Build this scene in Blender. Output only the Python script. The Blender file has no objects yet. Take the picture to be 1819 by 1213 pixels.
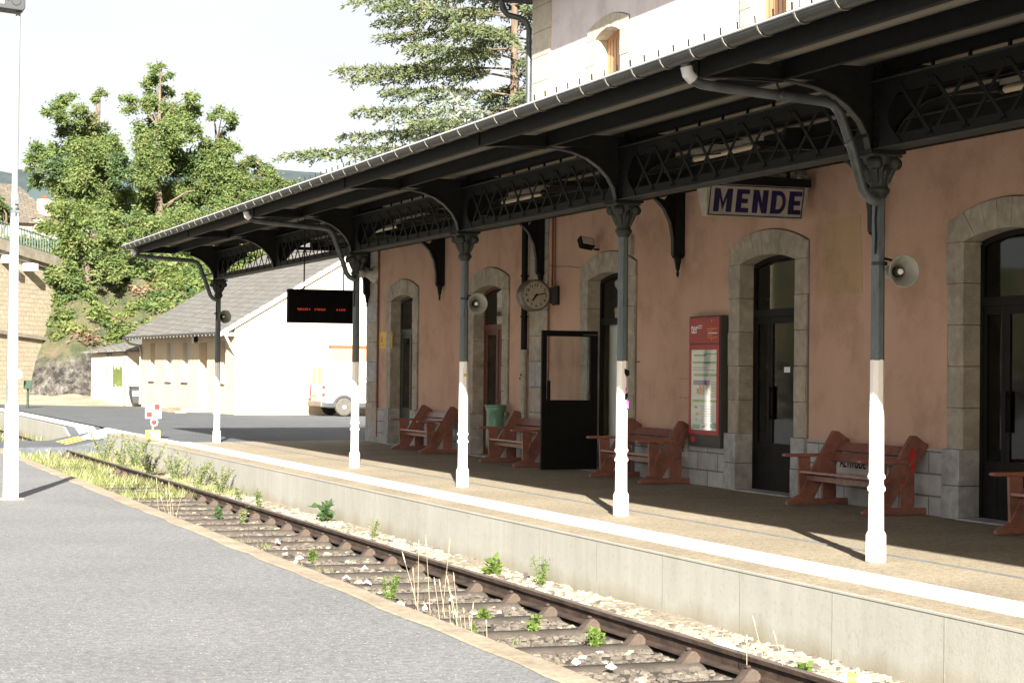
import bpy, bmesh, math, random
import numpy as np
from mathutils import Vector, Matrix
R = math.radians
S = bpy.context.scene
COL = S.collection
rnd = random.Random(7)

# ---------------------------------------------------------------- camera, light, exposure
YAW, PITCH, ROLL = 0.35393, 0.015357, 0.010398
CAM = Vector((-8.6928, 0.0, 1.5714))
FPX = 3500.0
fw = Vector((math.sin(YAW)*math.cos(PITCH), math.cos(YAW)*math.cos(PITCH), math.sin(PITCH)))
rt = Vector((math.cos(YAW), -math.sin(YAW), 0)); up = rt.cross(fw)
rt2 = math.cos(ROLL)*rt + math.sin(ROLL)*up
up2 = -math.sin(ROLL)*rt + math.cos(ROLL)*up
cd = bpy.data.cameras.new('camera'); cam = bpy.data.objects.new('camera', cd); COL.objects.link(cam)
m = Matrix.Identity(4)
for i in range(3):
    m[i][0] = rt2[i]; m[i][1] = up2[i]; m[i][2] = -fw[i]; m[i][3] = CAM[i]
cam.matrix_world = m
cd.sensor_width = 36; cd.lens = FPX/1819*36; cd.clip_start = .1; cd.clip_end = 5000
S.camera = cam

SUN_AZ, SUN_EL = R(16.7), R(22.3)       # direction shadows fall, from +y towards +x
w = bpy.data.worlds.new("World"); S.world = w; w.use_nodes = True
wn = w.node_tree.nodes; wl = w.node_tree.links
bg = wn['Background']; sky = wn.new('ShaderNodeTexSky'); sky.sky_type = 'NISHITA'
sky.sun_disc = False; sky.sun_elevation = SUN_EL; sky.sun_rotation = math.pi + SUN_AZ
sky.air_density = 1.0; sky.dust_density = 4.0; sky.ozone_density = 1.0; sky.altitude = 300
# thin high cloud veil over the clear sky
tcw = wn.new('ShaderNodeTexCoord'); mpw = wn.new('ShaderNodeMapping'); mpw.inputs['Scale'].default_value = (1, 1, 3.5); wl.new(tcw.outputs['Generated'], mpw.inputs[0])
nzw = wn.new('ShaderNodeTexNoise'); nzw.inputs['Scale'].default_value = 2.2; nzw.inputs['Detail'].default_value = 6; wl.new(mpw.outputs[0], nzw.inputs['Vector'])
mrw = wn.new('ShaderNodeMapRange'); mrw.inputs[1].default_value = .35; mrw.inputs[2].default_value = .62; mrw.inputs[3].default_value = .55; mrw.inputs[4].default_value = .93; wl.new(nzw.outputs['Fac'], mrw.inputs[0])
mxw = wn.new('ShaderNodeMix'); mxw.data_type = 'RGBA'; wl.new(mrw.outputs[0], mxw.inputs[0]); wl.new(sky.outputs[0], mxw.inputs[6]); mxw.inputs[7].default_value = (2.46, 2.34, 2.30, 1)
wl.new(mxw.outputs[2], bg.inputs[0]); bg.inputs[1].default_value = 0.07
sd = bpy.data.lights.new('sun', 'SUN'); sd.energy = 5.0; sd.angle = R(.53); sd.color = (1.0, .95, .87)
so = bpy.data.objects.new('sun', sd); COL.objects.link(so)
ldir = Vector((math.sin(SUN_AZ)*math.cos(SUN_EL), math.cos(SUN_AZ)*math.cos(SUN_EL), -math.sin(SUN_EL)))
so.rotation_euler = ldir.to_track_quat('-Z', 'Y').to_euler(); so.location = (-30, -80, 60)
S.view_settings.view_transform = 'Standard'; S.view_settings.look = 'None'
S.view_settings.gamma = 1; S.view_settings.exposure = 2.46

# ---------------------------------------------------------------- materials
MATS = {}
def L(t, a, b): t.links.new(a, b)
def newmat(name):
    mt = bpy.data.materials.new(name); mt.use_nodes = True; MATS[name] = mt
    t = mt.node_tree; return mt, t, t.nodes['Principled BSDF']
def coord(t, scale=(1, 1, 1), swap=None, kind='Object'):
    tc = t.nodes.new('ShaderNodeTexCoord'); out = tc.outputs[kind]
    if swap:
        s = t.nodes.new('ShaderNodeSeparateXYZ'); c = t.nodes.new('ShaderNodeCombineXYZ'); L(t, out, s.inputs[0])
        for i, a in enumerate(swap): L(t, s.outputs['XYZ'.index(a)], c.inputs[i])
        out = c.outputs[0]
    mp = t.nodes.new('ShaderNodeMapping'); mp.inputs['Scale'].default_value = scale; L(t, out, mp.inputs[0]); return mp.outputs[0]
def noise(t, vec, scale, detail=5, rough=.6):
    n = t.nodes.new('ShaderNodeTexNoise'); n.inputs['Scale'].default_value = scale; n.inputs['Detail'].default_value = detail
    n.inputs['Roughness'].default_value = rough; L(t, vec, n.inputs['Vector']); return n.outputs['Fac']
def ramp(t, fac, stops):
    r = t.nodes.new('ShaderNodeValToRGB'); L(t, fac, r.inputs[0]); e = r.color_ramp.elements
    e[0].position, e[0].color = stops[0][0], (*stops[0][1], 1); e[1].position, e[1].color = stops[-1][0], (*stops[-1][1], 1)
    for p, c in stops[1:-1]: k = e.new(p); k.color = (*c, 1)
    return r.outputs[0]
def mix(t, fac, a, b, mode='MIX'):
    mx = t.nodes.new('ShaderNodeMix'); mx.data_type = 'RGBA'; mx.blend_type = mode
    for inp, v in ((mx.inputs[0], fac), (mx.inputs[6], a), (mx.inputs[7], b)):
        if isinstance(v, tuple): inp.default_value = (*v, 1)
        elif isinstance(v, (int, float)): inp.default_value = v
        else: L(t, v, inp)
    return mx.outputs[2]
def bumpn(t, bs, h, strength, dist=.02):
    b = t.nodes.new('ShaderNodeBump'); b.inputs['Strength'].default_value = strength; b.inputs['Distance'].default_value = dist
    L(t, h, b.inputs['Height']); L(t, b.outputs[0], bs.inputs['Normal'])
def M(name, c1, c2=None, scale=4, rough=.8, bump=.2, bscale=60, metal=0, spec=.3, stretch=(1, 1, 1), lo=.35, hi=.65, fine=None):
    mt, t, b = newmat(name)
    v = coord(t, stretch)
    if c2 is None: c2 = tuple(x*.8 for x in c1)
    col = ramp(t, noise(t, v, scale, 6, .65), [(lo, c2), (hi, c1)])
    if fine: col = mix(t, fine[1], col, ramp(t, noise(t, v, fine[0], 2, .5), [(.3, (.25, .25, .25)), (.7, (1, 1, 1))]), 'MULTIPLY')
    L(t, col, b.inputs['Base Color']); b.inputs['Roughness'].default_value = rough
    b.inputs['Metallic'].default_value = metal; b.inputs['Specular IOR Level'].default_value = spec
    if bump: bumpn(t, b, noise(t, v, bscale, 4, .6), bump)
    return mt

M('dark_iron', (.0085, .0095, .009), (.005, .0056, .0056), 7, .65, .15, spec=.18)
M('iron_flange', (.030, .034, .030), (.017, .020, .018), 7, .55, .15, spec=.3)
M('zinc', (.085, .097, .10), (.045, .052, .056), 5, .45, .1, metal=.35, spec=.5)
M('gutter_zinc', (.045, .048, .046), (.028, .031, .031), 3, .5, .1, metal=.3, spec=.5)
M('cream_metal', (.34, .32, .27), (.24, .225, .19), 6, .5, .1)
M('white_paint', (.78, .77, .74), (.66, .65, .61), 9, .5, .1)
M('light_grey', (.55, .56, .56), (.42, .43, .43), 5, .5, .05)
M('speaker_grey', (.28, .28, .245), (.20, .20, .175), 10, .5, .05)
M('bench_red', (.27, .115, .088), (.16, .065, .050), 3, .36, .25, 30, stretch=(1, 4, 1), spec=.6, fine=(18, .35))
M('bench_red_bright', (.29, .112, .078), (.20, .075, .054), 5, .45, .15, 30, spec=.4)
M('black_metal', (.006, .006, .006), (.004, .004, .004), 5, .6, .05, spec=.15)
M('brown_frame', (.010, .009, .008), (.006, .005, .005), 5, .6, .05, spec=.15)
M('red_wood', (.13, .045, .03), (.07, .025, .018), 6, .55, .2, 40, stretch=(4, 4, .6))
M('orange_wood', (.44, .24, .12), (.34, .175, .08), 5, .5, .2, 40, stretch=(6, 6, .5))
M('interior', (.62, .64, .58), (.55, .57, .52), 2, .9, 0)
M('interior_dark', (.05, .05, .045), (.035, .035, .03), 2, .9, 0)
M('paper_white', (.72, .74, .74), (.66, .68, .68), 4, .7, 0)
M('sign_white', (.38, .35, .29), (.30, .27, .225), 8, .35, 0, spec=.5)
M('blue_enamel', (.004, .004, .065), (.003, .003, .05), 8, .3, 0, spec=.5)
M('red_enamel', (.46, .022, .018), (.40, .018, .015), 5, .35, 0, spec=.5)
M('panel_red', (.30, .010, .012), (.26, .008, .010), 4, .4, 0, spec=.35)
M('panel_grey', (.04, .042, .041), (.045, .048, .047), 4, .5, 0)
M('green_print', (.10, .36, .08), (.08, .3, .06), 4, .6, 0)
M('orange_print', (.65, .26, .05), (.55, .2, .04), 4, .6, 0)
M('blue_print', (.07, .12, .38), (.05, .09, .3), 4, .6, 0)
M('grey_print', (.16, .17, .17), (.12, .13, .13), 4, .6, 0)
M('yellow_sign', (.62, .40, .035), (.5, .32, .03), 4, .5, 0)
M('yellow_paint', (.80, .66, .12), (.66, .52, .08), 4, .6, .1)
M('magenta', (.6, .12, .5), (.5, .1, .4), 4, .6, 0)
M('bag_green', (.12, .26, .18), (.06, .17, .11), 6, .35, .4, 12, spec=.5)
M('rust', (.22, .07, .03), (.11, .035, .018), 20, .85, .3)
M('rail_rust', (.060, .038, .026), (.018, .012, .010), 9, .75, .4, 40, stretch=(1, .4, 1))
M('rail_top', (.30, .26, .24), (.18, .13, .11), 6, .35, .1, metal=.6, stretch=(1, .3, 1))
M('sleeper_rust', (.060, .050, .040), (.034, .028, .023), 5, .85, .5, 30)
M('clamp_rust', (.078, .056, .041), (.040, .029, .022), 9, .85, .4, 30)
M('stone_light', (.42, .38, .315), (.29, .26, .21), 2.2, .85, .5, 35, fine=(9, .35))
M('stone_grey', (.42, .42, .42), (.29, .29, .28), 3, .85, .5, 35, fine=(11, .35))
M('stone_coping', (.24, .215, .165), (.16, .14, .105), 2.2, .9, .5, 20)
M('joint_dark', (.19, .18, .15), (.14, .13, .105), 6, .95, 0)
M('plaque_stone', (.52, .50, .45), (.42, .40, .36), 3, .8, .2, 40)
M('strap_metal', (.15, .145, .12), (.10, .096, .08), 6, .5, .1)
M('mortar', (.13, .115, .09), (.10, .09, .07), 5, .95, .2)
M('depot_render', (.46, .39, .29), (.41, .345, .255), 1.2, .9, .15, 60)
M('shed_render', (.36, .32, .25), (.25, .22, .17), 1.0, .9, .2, 60)
M('pillar_grey', (.17, .175, .18), (.13, .135, .14), 2, .8, .1)
M('bark', (.14, .105, .075), (.07, .052, .038), 6, .95, .6, 25, stretch=(1, 1, .25))
M('kerb_tan', (.34, .29, .21), (.23, .19, .135), 2.5, .9, .5, 60, fine=(25, .4))
M('clock_case', (.16, .145, .115), (.08, .07, .055), 8, .4, .05, spec=.5)
M('display_black', (.004, .004, .004), (.003, .003, .003), 5, .9, 0, spec=.05)
M('stone_sunlit', (.60, .55, .44), (.50, .45, .35), 2.2, .85, .4, 35, fine=(9, .2))  # paler copy of the trim stone, sun above the canopy put into its colour
M('mast_grey', (.24, .245, .26), (.19, .195, .21), 3, .5, .05)
M('window_beige', (.40, .32, .22), (.36, .29, .2), 3, .6, 0)
M('window_grey', (.30, .32, .35), (.26, .28, .31), 3, .5, 0)
M('ballast_dirt', (.075, .064, .05), (.04, .034, .027), 2.2, .95, .8, 35, fine=(30, .5))
M('dirt', (.32, .27, .20), (.22, .18, .125), .8, .95, .5, 12, fine=(9, .4))
M('house_wall', (.38, .32, .26), (.33, .28, .22), .5, .9, .1)
M('chimney', (.42, .35, .28), (.35, .29, .23), .5, .9, .1)
M('tyre', (.03, .03, .03), (.02, .02, .02), 8, .8, .1)
M('tyre_dusty', (.08, .074, .063), (.055, .05, .043), 8, .85, .1)
M('van_white', (.78, .78, .76), (.74, .74, .72), 3, .25, 0, spec=.6)
M('van_plastic', (.05, .052, .055), (.035, .037, .04), 6, .55, .05)
M('van_beige', (.14, .118, .085), (.12, .10, .07), 6, .55, .05)
M('plastic_bin', (.03, .032, .033), (.02, .022, .022), 6, .5, .05)
M('green_bin', (.012, .035, .018), (.01, .028, .014), 6, .5, .05)
M('railing_green', (.09, .12, .10), (.06, .085, .07), 6, .6, .05)
M('van_glass', (.17, .155, .09), (.14, .13, .08), 2, .3, 0, spec=.5)
M('bottle_blue', (.45, .58, .72), (.40, .5, .62), 4, .2, 0, spec=.6)
M('lamp_glass', (.6, .58, .5), (.5, .48, .42), 4, .25, 0, spec=.6)
M('stone_chip', (.115, .098, .078), (.055, .047, .038), 6, .9, .4, 40)
M('stone_chip_pale', (.28, .24, .18), (.17, .145, .10), 6, .9, .4, 40)
M('gravel_bed', (.30, .26, .19), (.12, .10, .078), 28, .95, 1.0, 40)
M('lamp_grey', (.018, .020, .022), (.014, .016, .018), 3, .45, 0)
M('mast_white', (.19, .195, .20), (.16, .165, .17), 3, .45, .05)
M('dry_grass', (.34, .29, .19), (.24, .20, .13), 3, .8, 0)
M('tube_light', (.5, .42, .31), (.45, .38, .28), 3, .4, 0)
M('far_hill_hazed', (.040, .058, .060), (.028, .042, .045), .05, 1, 0)  # bluish haze of the distance put into the hill colour
M('house_cream', (.74, .68, .58), (.70, .64, .54), 1, .9, 0)

def leafmat(name, c1, c2, c3, trans=.35, scale=.9):
    mt, t, b = newmat(name)
    col = ramp(t, noise(t, coord(t), scale, 3, .7), [(.3, c2), (.5, c1), (.72, c3)])
    b.inputs['Roughness'].default_value = .6; b.inputs['Specular IOR Level'].default_value = .25
    L(t, col, b.inputs['Base Color'])
    tr = t.nodes.new('ShaderNodeBsdfTranslucent'); ms = t.nodes.new('ShaderNodeMixShader'); L(t, col, tr.inputs[0])
    ms.inputs[0].default_value = trans; L(t, b.outputs[0], ms.inputs[1]); L(t, tr.outputs[0], ms.inputs[2])
    L(t, ms.outputs[0], t.nodes['Material Output'].inputs[0]); return mt
leafmat('leaf_robinia', (.14, .19, .06), (.085, .135, .048), (.215, .235, .09), .5)
leafmat('leaf_yellowish', (.135, .175, .048), (.075, .12, .035), (.22, .24, .08), .5)
leafmat('leaf_dark', (.07, .115, .045), (.04, .075, .034), (.10, .145, .055), .45)
leafmat('leaf_brown', (.15, .095, .062), (.075, .048, .034), (.21, .15, .095), .2)
leafmat('leaf_cedar', (.10, .125, .058), (.05, .07, .038), (.19, .19, .09), .25, 1.5)
leafmat('leaf_cedar_blue', (.16, .19, .15), (.10, .13, .10), (.23, .25, .19), .15, 1.5)
leafmat('leaf_weed', (.11, .165, .035), (.07, .115, .026), (.18, .21, .055), .4, 6)
leafmat('leaf_dusty', (.17, .185, .085), (.10, .13, .055), (.25, .245, .13), .3, 4)
leafmat('leaf_grass', (.15, .175, .055), (.085, .12, .035), (.24, .23, .09), .3, 2)

def asphalt(name, base, dark, speck, sscale=70, amt=.62):
    mt, t, b = newmat(name); v = coord(t)
    col = ramp(t, noise(t, v, .7, 4, .6), [(.3, dark), (.7, base)])
    col = mix(t, .55, col, ramp(t, mix(t, .5, noise(t, v, 55, 2, .9), noise(t, v, 17, 4, .8)), [(.39, (.18, .18, .18)), (.61, (1.5, 1.5, 1.5))]), 'MULTIPLY')
    vo = t.nodes.new('ShaderNodeTexVoronoi'); vo.inputs['Scale'].default_value = sscale; L(t, v, vo.inputs['Vector'])
    sp = ramp(t, vo.outputs['Distance'], [(.0, (1, 1, 1)), (.30, (0, 0, 0))])
    sel = t.nodes.new('ShaderNodeSeparateXYZ'); L(t, vo.outputs['Color'], sel.inputs[0])
    gt = t.nodes.new('ShaderNodeMath'); gt.operation = 'GREATER_THAN'; gt.inputs[1].default_value = amt; L(t, sel.outputs[0], gt.inputs[0])
    ml = t.nodes.new('ShaderNodeMath'); ml.operation = 'MULTIPLY'; L(t, sp, ml.inputs[0]); L(t, gt.outputs[0], ml.inputs[1])
    col = mix(t, ml.outputs[0], col, speck)
    # worn lanes, patches and fine cracks
    col = mix(t, .35, col, ramp(t, noise(t, v, .8, 8, .75), [(.36, (.70, .70, .70)), (.56, (1.0, 1.0, 1.0))]), 'MULTIPLY')
    L(t, col, b.inputs['Base Color']); b.inputs['Roughness'].default_value = .9; b.inputs['Specular IOR Level'].default_value = .25
    bumpn(t, b, noise(t, v, 70, 3, .75), .6, .012); return mt
asphalt('asphalt_near', (.172, .175, .175), (.150, .153, .153), (.55, .54, .48), 38, .80)
asphalt('asphalt_yard', (.094, .101, .108), (.070, .076, .083), (.3, .3, .28), 9, .93)
asphalt('asphalt_beige', (.29, .245, .175), (.22, .187, .132), (.42, .36, .26), 50, .7)

# platform face concrete: vertical streaks and dirty foot
mt, t, b = newmat('concrete')
v = coord(t); vs = coord(t, (1, 3.5, .22))
col = ramp(t, noise(t, v, .9, 5, .6), [(.3, (.252, .246, .212)), (.7, (.295, .289, .256))])
col = mix(t, .32, col, ramp(t, noise(t, vs, 1.4, 5, .7), [(.35, (.72, .70, .64)), (.6, (1, 1, 1))]), 'MULTIPLY')
col = mix(t, .6, col, ramp(t, noise(t, v, 22, 2, .5), [(.25, (.78, .78, .75)), (.45, (1, 1, 1))]), 'MULTIPLY')
sp = t.nodes.new('ShaderNodeSeparateXYZ'); L(t, v, sp.inputs[0])
ad = t.nodes.new('ShaderNodeMath'); ad.operation = 'MULTIPLY_ADD'; ad.inputs[1].default_value = .45; L(t, noise(t, coord(t, (1, 1.6, .4)), 1.3, 4), ad.inputs[0]); L(t, sp.outputs[2], ad.inputs[2])
col = mix(t, ramp(t, ad.outputs[0], [(-.0, (0, 0, 0)), (0.0, (0, 0, 0))]) if False else .0, col, col)
mr = t.nodes.new('ShaderNodeMapRange'); mr.inputs[1].default_value = -.36; mr.inputs[2].default_value = -.15; mr.inputs[3].default_value = .75; mr.inputs[4].default_value = 0
L(t, ad.outputs[0], mr.inputs[0]); col = mix(t, mr.outputs[0], col, (.16, .135, .08))
L(t, col, b.inputs['Base Color']); b.inputs['Roughness'].default_value = .9; bumpn(t, b, noise(t, v, 45, 4, .6), .2, .01)

# wall plaster
def plaster(name, c1, c2, c3):
    mt, t, b = newmat(name); v = coord(t)
    col = ramp(t, noise(t, v, .55, 6, .6), [(.3, c2), (.5, c1), (.75, c3)])
    col = mix(t, .16, col, ramp(t, noise(t, coord(t, (1, 1, .25)), 2.5, 5, .7), [(.35, (.72, .68, .64)), (.55, (1, 1, 1))]), 'MULTIPLY')
    spt = ramp(t, noise(t, v, 5.5, 2, .4), [(.17, (1, 1, 1)), (.21, (0, 0, 0))])
    col = mix(t, spt, col, (.16, .10, .07))
    col = mix(t, .30, col, ramp(t, noise(t, v, 1.1, 8, .75), [(.36, (.45, .42, .38)), (.50, (1, 1, 1))]), 'MULTIPLY')
    L(t, col, b.inputs['Base Color']); b.inputs['Roughness'].default_value = .92; b.inputs['Specular IOR Level'].default_value = .2
    bumpn(t, b, noise(t, v, 28, 5, .65), .35, .012); return mt
plaster('plaster_pink', (.465, .305, .228), (.405, .258, .188), (.505, .34, .26))
plaster('plaster_upper', (.70, .64, .64), (.65, .59, .59), (.74, .69, .69))
plaster('plaster_patch', (.42, .29, .18), (.39, .265, .165), (.45, .31, .20))

def brick(name, swap, bw, bh, c1, c2, mort, msize=.015, bump=.5, rough=.9, offs=.5, noisec=.5, scale=(1, 1, 1)):
    mt, t, b = newmat(name); v = coord(t, scale, swap)
    br = t.nodes.new('ShaderNodeTexBrick'); L(t, v, br.inputs['Vector']); br.inputs['Scale'].default_value = 1
    br.inputs['Brick Width'].default_value = bw; br.inputs['Row Height'].default_value = bh; br.inputs['Mortar Size'].default_value = msize
    br.inputs['Mortar Smooth'].default_value = .3; br.offset = offs
    for k, c in (('Color1', c1), ('Color2', c2), ('Mortar', mort)): br.inputs[k].default_value = (*c, 1)
    v2 = coord(t)
    col = mix(t, noisec, br.outputs['Color'], ramp(t, noise(t, v2, 3/bw if bw < 1 else 2.5, 5, .65), [(.3, (.5, .5, .5)), (.7, (1.15, 1.15, 1.15))]), 'MULTIPLY')
    L(t, col, b.inputs['Base Color']); b.inputs['Roughness'].default_value = rough; b.inputs['Specular IOR Level'].default_value = .25
    iv = t.nodes.new('ShaderNodeMath'); iv.operation = 'SUBTRACT'; iv.inputs[0].default_value = 1; L(t, br.outputs['Fac'], iv.inputs[1])
    a2 = t.nodes.new('ShaderNodeMath'); a2.operation = 'MULTIPLY_ADD'; a2.inputs[1].default_value = .5; L(t, noise(t, v2, 20, 4), a2.inputs[0]); L(t, iv.outputs[0], a2.inputs[2])
    bumpn(t, b, a2.outputs[0], bump, .02); return mt
brick('plinth_stone', 'YZX', .62, .245, (.40, .40, .40), (.33, .33, .32), (.17, .17, .16), .012)
brick('retaining_stone', 'YZX',   .42, .20, (.36, .31, .225), (.315, .27, .195), (.26, .222, .16), .018, .6)
brick('slate_depot', 'YXZ', .5, .26, (.135, .13, .12), (.105, .10, .094), (.07, .068, .062), .02, .4)
brick('slate_far', 'XYZ', .5, .35, (.13, .112, .085), (.09, .08, .062), (.06, .05, .042), .02, .6)
brick('roof_boards', 'YXZ', 4.2, .11, (.22, .20, .165), (.195, .18, .145), (.16, .14, .11), .006, .2, noisec=.25)
brick('slate_main', 'YXZ', .3, .2, (.10, .10, .105), (.075, .075, .08), (.03, .03, .03), .02, .7)
brick('stripe_white', 'YXZ', .055, 2, (.74, .73, .70), (.70, .69, .66), (.52, .51, .48), .008, .8, noisec=.2)

# glass
def glassmat(name, tint, fac):
    mt, t, b = newmat(name); t.nodes.remove(b)
    tr = t.nodes.new('ShaderNodeBsdfTransparent'); tr.inputs[0].default_value = (*tint, 1)
    gl = t.nodes.new('ShaderNodeBsdfGlossy'); gl.inputs['Roughness'].default_value = .03; gl.inputs[0].default_value = (1, 1, 1, 1)
    lw = t.nodes.new('ShaderNodeLayerWeight'); lw.inputs[0].default_value = .5; fr = t.nodes.new('ShaderNodeMath'); fr.operation = 'POWER'; fr.inputs[1].default_value = 5; L(t, lw.outputs['Facing'], fr.inputs[0])
    ma = t.nodes.new('ShaderNodeMath'); ma.operation = 'ADD'; ma.inputs[1].default_value = fac; L(t, fr.outputs[0], ma.inputs[0])
    ms = t.nodes.new('ShaderNodeMixShader'); L(t, ma.outputs[0], ms.inputs[0]); L(t, tr.outputs[0], ms.inputs[1]); L(t, gl.outputs[0], ms.inputs[2])
    L(t, ms.outputs[0], t.nodes['Material Output'].inputs[0]); return mt
glassmat('glass', (.90, .92, .91), .04); glassmat('glass_dark', (.40, .43, .43), .03)
# LED marks on the display (lit)
mt, t, b = newmat('led_red'); b.inputs['Base Color'].default_value = (.25, .02, .01, 1); b.inputs['Emission Color'].default_value = (1, .09, .03, 1); b.inputs['Emission Strength'].default_value = .05

# column paint: grey-green above, white below 1.70 m, chipped edge
mt, t, b = newmat('column_paint'); v = coord(t)
s3 = t.nodes.new('ShaderNodeSeparateXYZ'); L(t, v, s3.inputs[0])
nz = noise(t, coord(t, (1, 1, .35)), 9, 5, .7)
ad = t.nodes.new('ShaderNodeMath'); ad.operation = 'MULTIPLY_ADD'; ad.inputs[1].default_value = .02; L(t, noise(t, v, 30), ad.inputs[0]); L(t, s3.outputs[2], ad.inputs[2])
gt = t.nodes.new('ShaderNodeMath'); gt.operation = 'GREATER_THAN'; gt.inputs[1].default_value = 1.712; L(t, ad.outputs[0], gt.inputs[0])
grey = ramp(t, nz, [(.33, (.035, .03, .026)), (.42, (.062, .078, .083)), (.7, (.095, .12, .128))])
whit = ramp(t, nz, [(.315, (.16, .12, .09)), (.35, (.42, .38, .32)), (.40, (.72, .70, .66)), (.8, (.80, .79, .76))])
L(t, mix(t, gt.outputs[0], whit, grey), b.inputs['Base Color']); b.inputs['Roughness'].default_value = .5; bumpn(t, b, nz, .2, .01)

# rock bank / hillside
mt, t, b = newmat('hillside'); v = coord(t); s3 = t.nodes.new('ShaderNodeSeparateXYZ'); L(t, v, s3.inputs[0])
vo = t.nodes.new('ShaderNodeTexVoronoi'); vo.inputs['Scale'].default_value = 1.1; L(t, mix(t, .25, v, noise(t, v, 2)), vo.inputs['Vector'])
rock = mix(t, .8, ramp(t, noise(t, v, 2.6, 8, .8), [(.41, (.02, .018, .015)), (.49, (.12, .108, .09)), (.60, (.33, .31, .28))]), ramp(t, vo.outputs['Distance'], [(.05, (1, 1, 1)), (.7, (.35, .33, .3))]), 'MULTIPLY')
grass = ramp(t, noise(t, v, 1.1, 6, .7), [(.34, (.05, .072, .025)), (.5, (.125, .125, .055)), (.68, (.20, .155, .10))])
ad = t.nodes.new('ShaderNodeMath'); ad.operation = 'MULTIPLY_ADD'; ad.inputs[1].default_value = 4.; L(t, noise(t, v, .5, 6, .75), ad.inputs[0]); L(t, s3.outputs[2], ad.inputs[2])
mr = t.nodes.new('ShaderNodeMapRange'); mr.inputs[1].default_value = 3.7; mr.inputs[2].default_value = 4.3; L(t, ad.outputs[0], mr.inputs[0])
L(t, mix(t, mr.outputs[0], rock, grass), b.inputs['Base Color']); b.inputs['Roughness'].default_value = .95
bumpn(t, b, noise(t, v, 2.6, 8, .8), 1.0, .6)

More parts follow.
